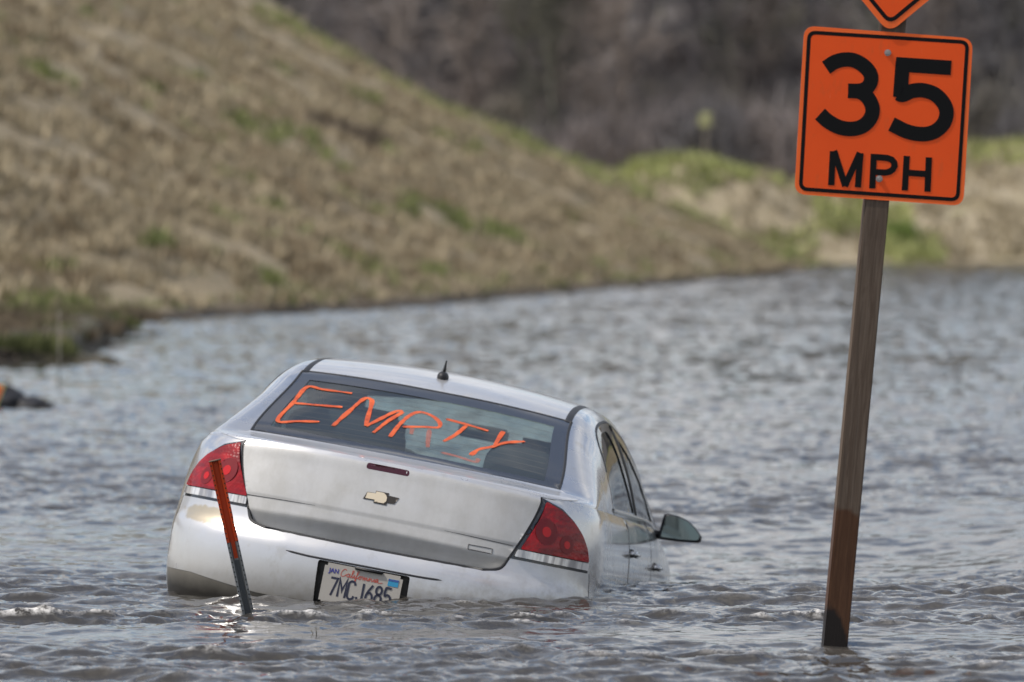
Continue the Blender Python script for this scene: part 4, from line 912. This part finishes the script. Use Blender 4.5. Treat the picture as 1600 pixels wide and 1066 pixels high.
# diamond above: only its bottom corner shows
tx, tz = zl(617, 160); sd_ = .762/math.sqrt(2); t4 = R(-1.2)
def dm(x, z): return (tx+x*math.cos(t4)+z*math.sin(t4), tz-x*math.sin(t4)*-1+z*math.cos(t4))
D1 = [dm(0, 0), dm(sd_, sd_), dm(0, 2*sd_), dm(-sd_, sd_)]
dp = rounded_panel('diamond_plaque', D1, .05, YF_-.010, .003, M_ORB, post)
D2 = [dm(0, .030), dm(sd_-.030, sd_), dm(0, 2*sd_-.030), dm(-sd_+.030, sd_)]; ring_panel('diamond_border', D2, .04, .0150, YF_-.0142, M_BLK, dp)
D3 = [dm(0, .040), dm(sd_-.04, sd_), dm(0, 2*sd_-.04), dm(-sd_+.04, sd_)]; rounded_panel('diamond_face', D3, .036, YF_-.013, .0008, M_OR, dp)

# ================================================================= leaning channel stake
SX, SY = (391-800)/1e4*25.85, 25.85
stake = empty('marker_stake', (SX, SY, -.01)); stake.rotation_euler = (R(2), R(-12.3), R(2))
tag(stake, 'leaning perforated metal stake painted orange at the top, standing in the water before the car', 'marker stake')
prof = [(-.0255, 0), (-.0150, 0), (-.0105, .013), (.0085, .013), (.0130, 0), (.0225, 0)]
def channel(name, z0, z1, mat, g=0.0, cut=None):
    P = [(x, y-.0025) for x, y in prof]+[(x*.97, y+.0025) for x, y in prof[::-1]]; k = len(P); bm = bmesh.new()
    top = [z1 if cut is None else z1+cut*(1-min(1, abs(x)/.024)*2) for x, y in P]
    a = [bm.verts.new((x, y-g, z0)) for x, y in P]; b = [bm.verts.new((x, y-g, t)) for (x, y), t in zip(P, top)]
    for i in range(k): bm.faces.new((a[i], a[(i+1) % k], b[(i+1) % k], b[i]))
    n2 = len(prof)
    for v_ in (a, b):
        for i in range(n2-1): bm.faces.new((v_[i], v_[i+1], v_[k-2-i], v_[k-1-i]))
    bmesh.ops.recalc_face_normals(bm, faces=bm.faces[:]); return bm_obj(name, bm, mat, stake, smooth=False)
gal = MatB('dull galvanised steel', (.20, .21, .21), .5, .6); gal.base(gal.mix(gal.ramp(gal.noise(gal.coord('Object', (30, 30, 6)), 3, 5), [(.35, 0.0), (.7, 1.0)]), (.11, .115, .115), (.30, .31, .31)))
M_GALW = MatB('dark web steel', (.07, .075, .078), .5, .5).m
ob_ = orange('worn orange paint', (.50, .060, .014), (.36, .042, .012))
channel('steel_channel', -.5, .33, gal.m); channel('painted_channel', .3302, .667, ob_)
bm_obj('paint_edge', merge([box_bm(.016, .002, .075, (-.001, .0098, .300))]), ob_, stake, smooth=False)
bm_obj('channel_web', merge([box_bm(.016, .0015, .25, (-.001, .0095, .13))]), M_GALW, stake, smooth=False)
M_HOLE = MatB('hole dark', (.015, .014, .013), .9).m
hb = bmesh.new()
for j in range(33):
    z = .01+j*.02
    for sx_ in (-.0205, .0180):
        bmesh.ops.create_circle(hb, cap_ends=True, segments=10, radius=.0032, matrix=Matrix.Translation((sx_, -.0032, z)) @ Matrix.Rotation(R(90), 4, 'X'))
for o_ in [k for k in stake.children if k.name.startswith(('steel_channel', 'painted_channel'))]:
    b_ = bmesh.new(); b_.from_mesh(o_.data); o_.data.materials.append(M_HOLE); me_ = bpy.data.meshes.new('t'); hb.to_mesh(me_); n0 = len(b_.faces); b_.from_mesh(me_); b_.faces.ensure_lookup_table()
    lo = o_.name.startswith('steel')
    dead = [f for f in b_.faces[n0:] if (f.calc_center_median().z < .33) != lo]
    for f in b_.faces[n0:]: f.material_index = 1
    bmesh.ops.delete(b_, geom=dead, context='FACES'); b_.to_mesh(o_.data); b_.free()
hb.free()
bm_obj('stake_cap', box_bm(.050, .016, .006, (-.001, .005, .668), .001), MatB('rusty top', (.16, .10, .07), .8).m, stake)

# ================================================================= small things
def blade(name, pts, w, mat, parent=None):
    V = []; F_ = []
    for i, p in enumerate(pts):
        ww = w*(1-.85*i/(len(pts)-1)); V += [(p[0]-ww, p[1], p[2]), (p[0]+ww, p[1]+.002, p[2])]
        if i: F_.append((2*i-2, 2*i-1, 2*i+1, 2*i))
    return link_mesh(name, V, F_, mat, parent)
gx, gy = (496-800)/1e4*24.45, 24.45
tw = empty('grass_stem', (gx, gy, 0)); tag(tw, 'bent dry grass stem poking out of the water in front of the car', 'grass stem')
M_STEM = MatB('dead stem', (.10, .085, .045), .8).m
blade('stem', [(.006, 0, -.05), (.003, 0, .0), (-.004, 0, .025), (-.007, 0, .058)], .0055, M_STEM, tw); blade('stem', [(.004, 0, -.04), (-.010, .003, .022), (-.026, .004, .044), (-.050, .0, .047)], .0030, M_STEM, tw)
# dark sandbag and fallen sign at the left edge of the view
def lumpy(name, size, loc, mat, seed, sub=4, amp=.25, parent=None):
    bm = bmesh.new(); bmesh.ops.create_icosphere(bm, subdivisions=sub, radius=1)
    for v_ in bm.verts:
        k = 1+amp*mnoise.noise(v_.co*1.7+Vector((seed, 0, 0)))+amp*.4*mnoise.noise(v_.co*5+Vector((0, seed, 0))); v_.co = Vector((v_.co.x*size[0], v_.co.y*size[1], v_.co.z*size[2]))*k
    o = bm_obj(name, bm, mat, parent); o.location = loc; return o
M_BAG = MatB('black wet rubber', (.010, .010, .013), .6).m
sb = empty('sandbag', (-4.42, 55.0, 0)); tag(sb, 'black weighted bag lying in the water at the left edge below the hill', 'sandbag')
lumpy('bag', (.33, .22, .19), (-.06, 0, .02), M_BAG, 3, parent=sb); lumpy('bag_neck', (.24, .15, .095), (.25, -.02, .015), M_BAG, 8, parent=sb); lumpy('bag_tail', (.15, .11, .05), (.40, -.04, .0), M_BAG, 12, parent=sb)
fs = empty('warning_board', (-4.62, 54.6, .04)); fs.rotation_euler = (R(-6), R(22), R(4)); tag(fs, 'tilted orange board with a pale rim propped on the black bag', 'warning board')
bm_obj('board', box_bm(.40, .012, .26, (0, 0, .13), .002), MatB('orange board', (.68, .13, .03), .5).m, fs, smooth=False); bm_obj('board_rim', box_bm(.424, .008, .284, (0, .004, .13), .002), MatB('pale lime rim', (.55, .60, .22), .5).m, fs, smooth=False)
stx = (92-800)/1e4*62
sk = tag(bm_obj('reed', tube_bm([(stx, 62, -.05), (stx+.005, 62, .3), (stx, 62, .76)], [.009, .008, .005], 6), MatB('pale reed', (.26, .23, .19), .8).m), 'thin pale reed standing upright in the water beside the mud spit', 'reed')
# small shrub with a yellowish crown on the far bank
bx, by = (1102-800)/1e4*322, 322.0
bz = float(far_h(np.array(bx), np.array(by)))
ch_ = 6.8-bz
sh = empty('sapling', (bx, by, bz)); tag(sh, 'small yellow green sapling alone before the dark woods', 'sapling')
bm_obj('trunk', tube_bm([(0, 0, -.1), (.02, 0, ch_*.5), (0, 0, ch_)], [.07, .06, .03], 6), MatB('pale stem', (.20, .17, .12), .9).m, sh)
n_ = 700; q = RNG.normal(size=(n_, 3)); q /= np.linalg.norm(q, axis=1, keepdims=True); q = q*(RNG.random((n_, 1))**.5)*np.array([[.36, .36, .42]])+np.array([[0, 0, ch_]])
d1 = RNG.normal(size=(n_, 3))*.05; d2 = RNG.normal(size=(n_, 3))*.05
fast_mesh('crown', np.stack([q, q+d1, q+d2], 1).reshape(-1, 3), np.arange(3*n_).reshape(-1, 3), MatB('yellow green leaves', (.55, .55, .30), .8).m, sh, smooth=False, n=3)
# dark green bush at the end of the bank
def bush(px, y, h, w, label, c):
    x = (px-800)/1e4*y; z = max(0, float(far_h(np.array(x), np.array(y)))); b = empty('bush', (x, y, z)); tag(b, label, 'bush')
    bm_obj('stem', merge([tube_bm([(0, 0, -.1), (a, b__, h*.5)], [.03, .015], 5) for a, b__ in ((-.3*w, 0), (.25*w, .1), (0, -.15))]), MatB('bush stem', (.09, .07, .05), .9).m, b)
    n = 1600; q = RNG.normal(size=(n, 3)); q /= np.linalg.norm(q, axis=1, keepdims=True); q = q*(RNG.random((n, 1))**.4)*np.array([[w, w*.8, h*.5]])*(1+.3*np.sin(q[:, :1]*7))+np.array([[0, 0, h*.5]])
    d1 = RNG.normal(size=(n, 3))*.07; d2 = RNG.normal(size=(n, 3))*.07
    fast_mesh('foliage', np.stack([q, q+d1, q+d2], 1).reshape(-1, 3), np.arange(3*n).reshape(-1, 3), MatB('bush leaf', c, .8).m, b, smooth=False, n=3)
bush(1412, 263, .95, .85, 'rounded green bush at the waterline right behind the sign post', (.15, .21, .04))
bush(1398, 266, .75, .55, 'smaller green bush half hidden behind the sign post', (.17, .21, .055))
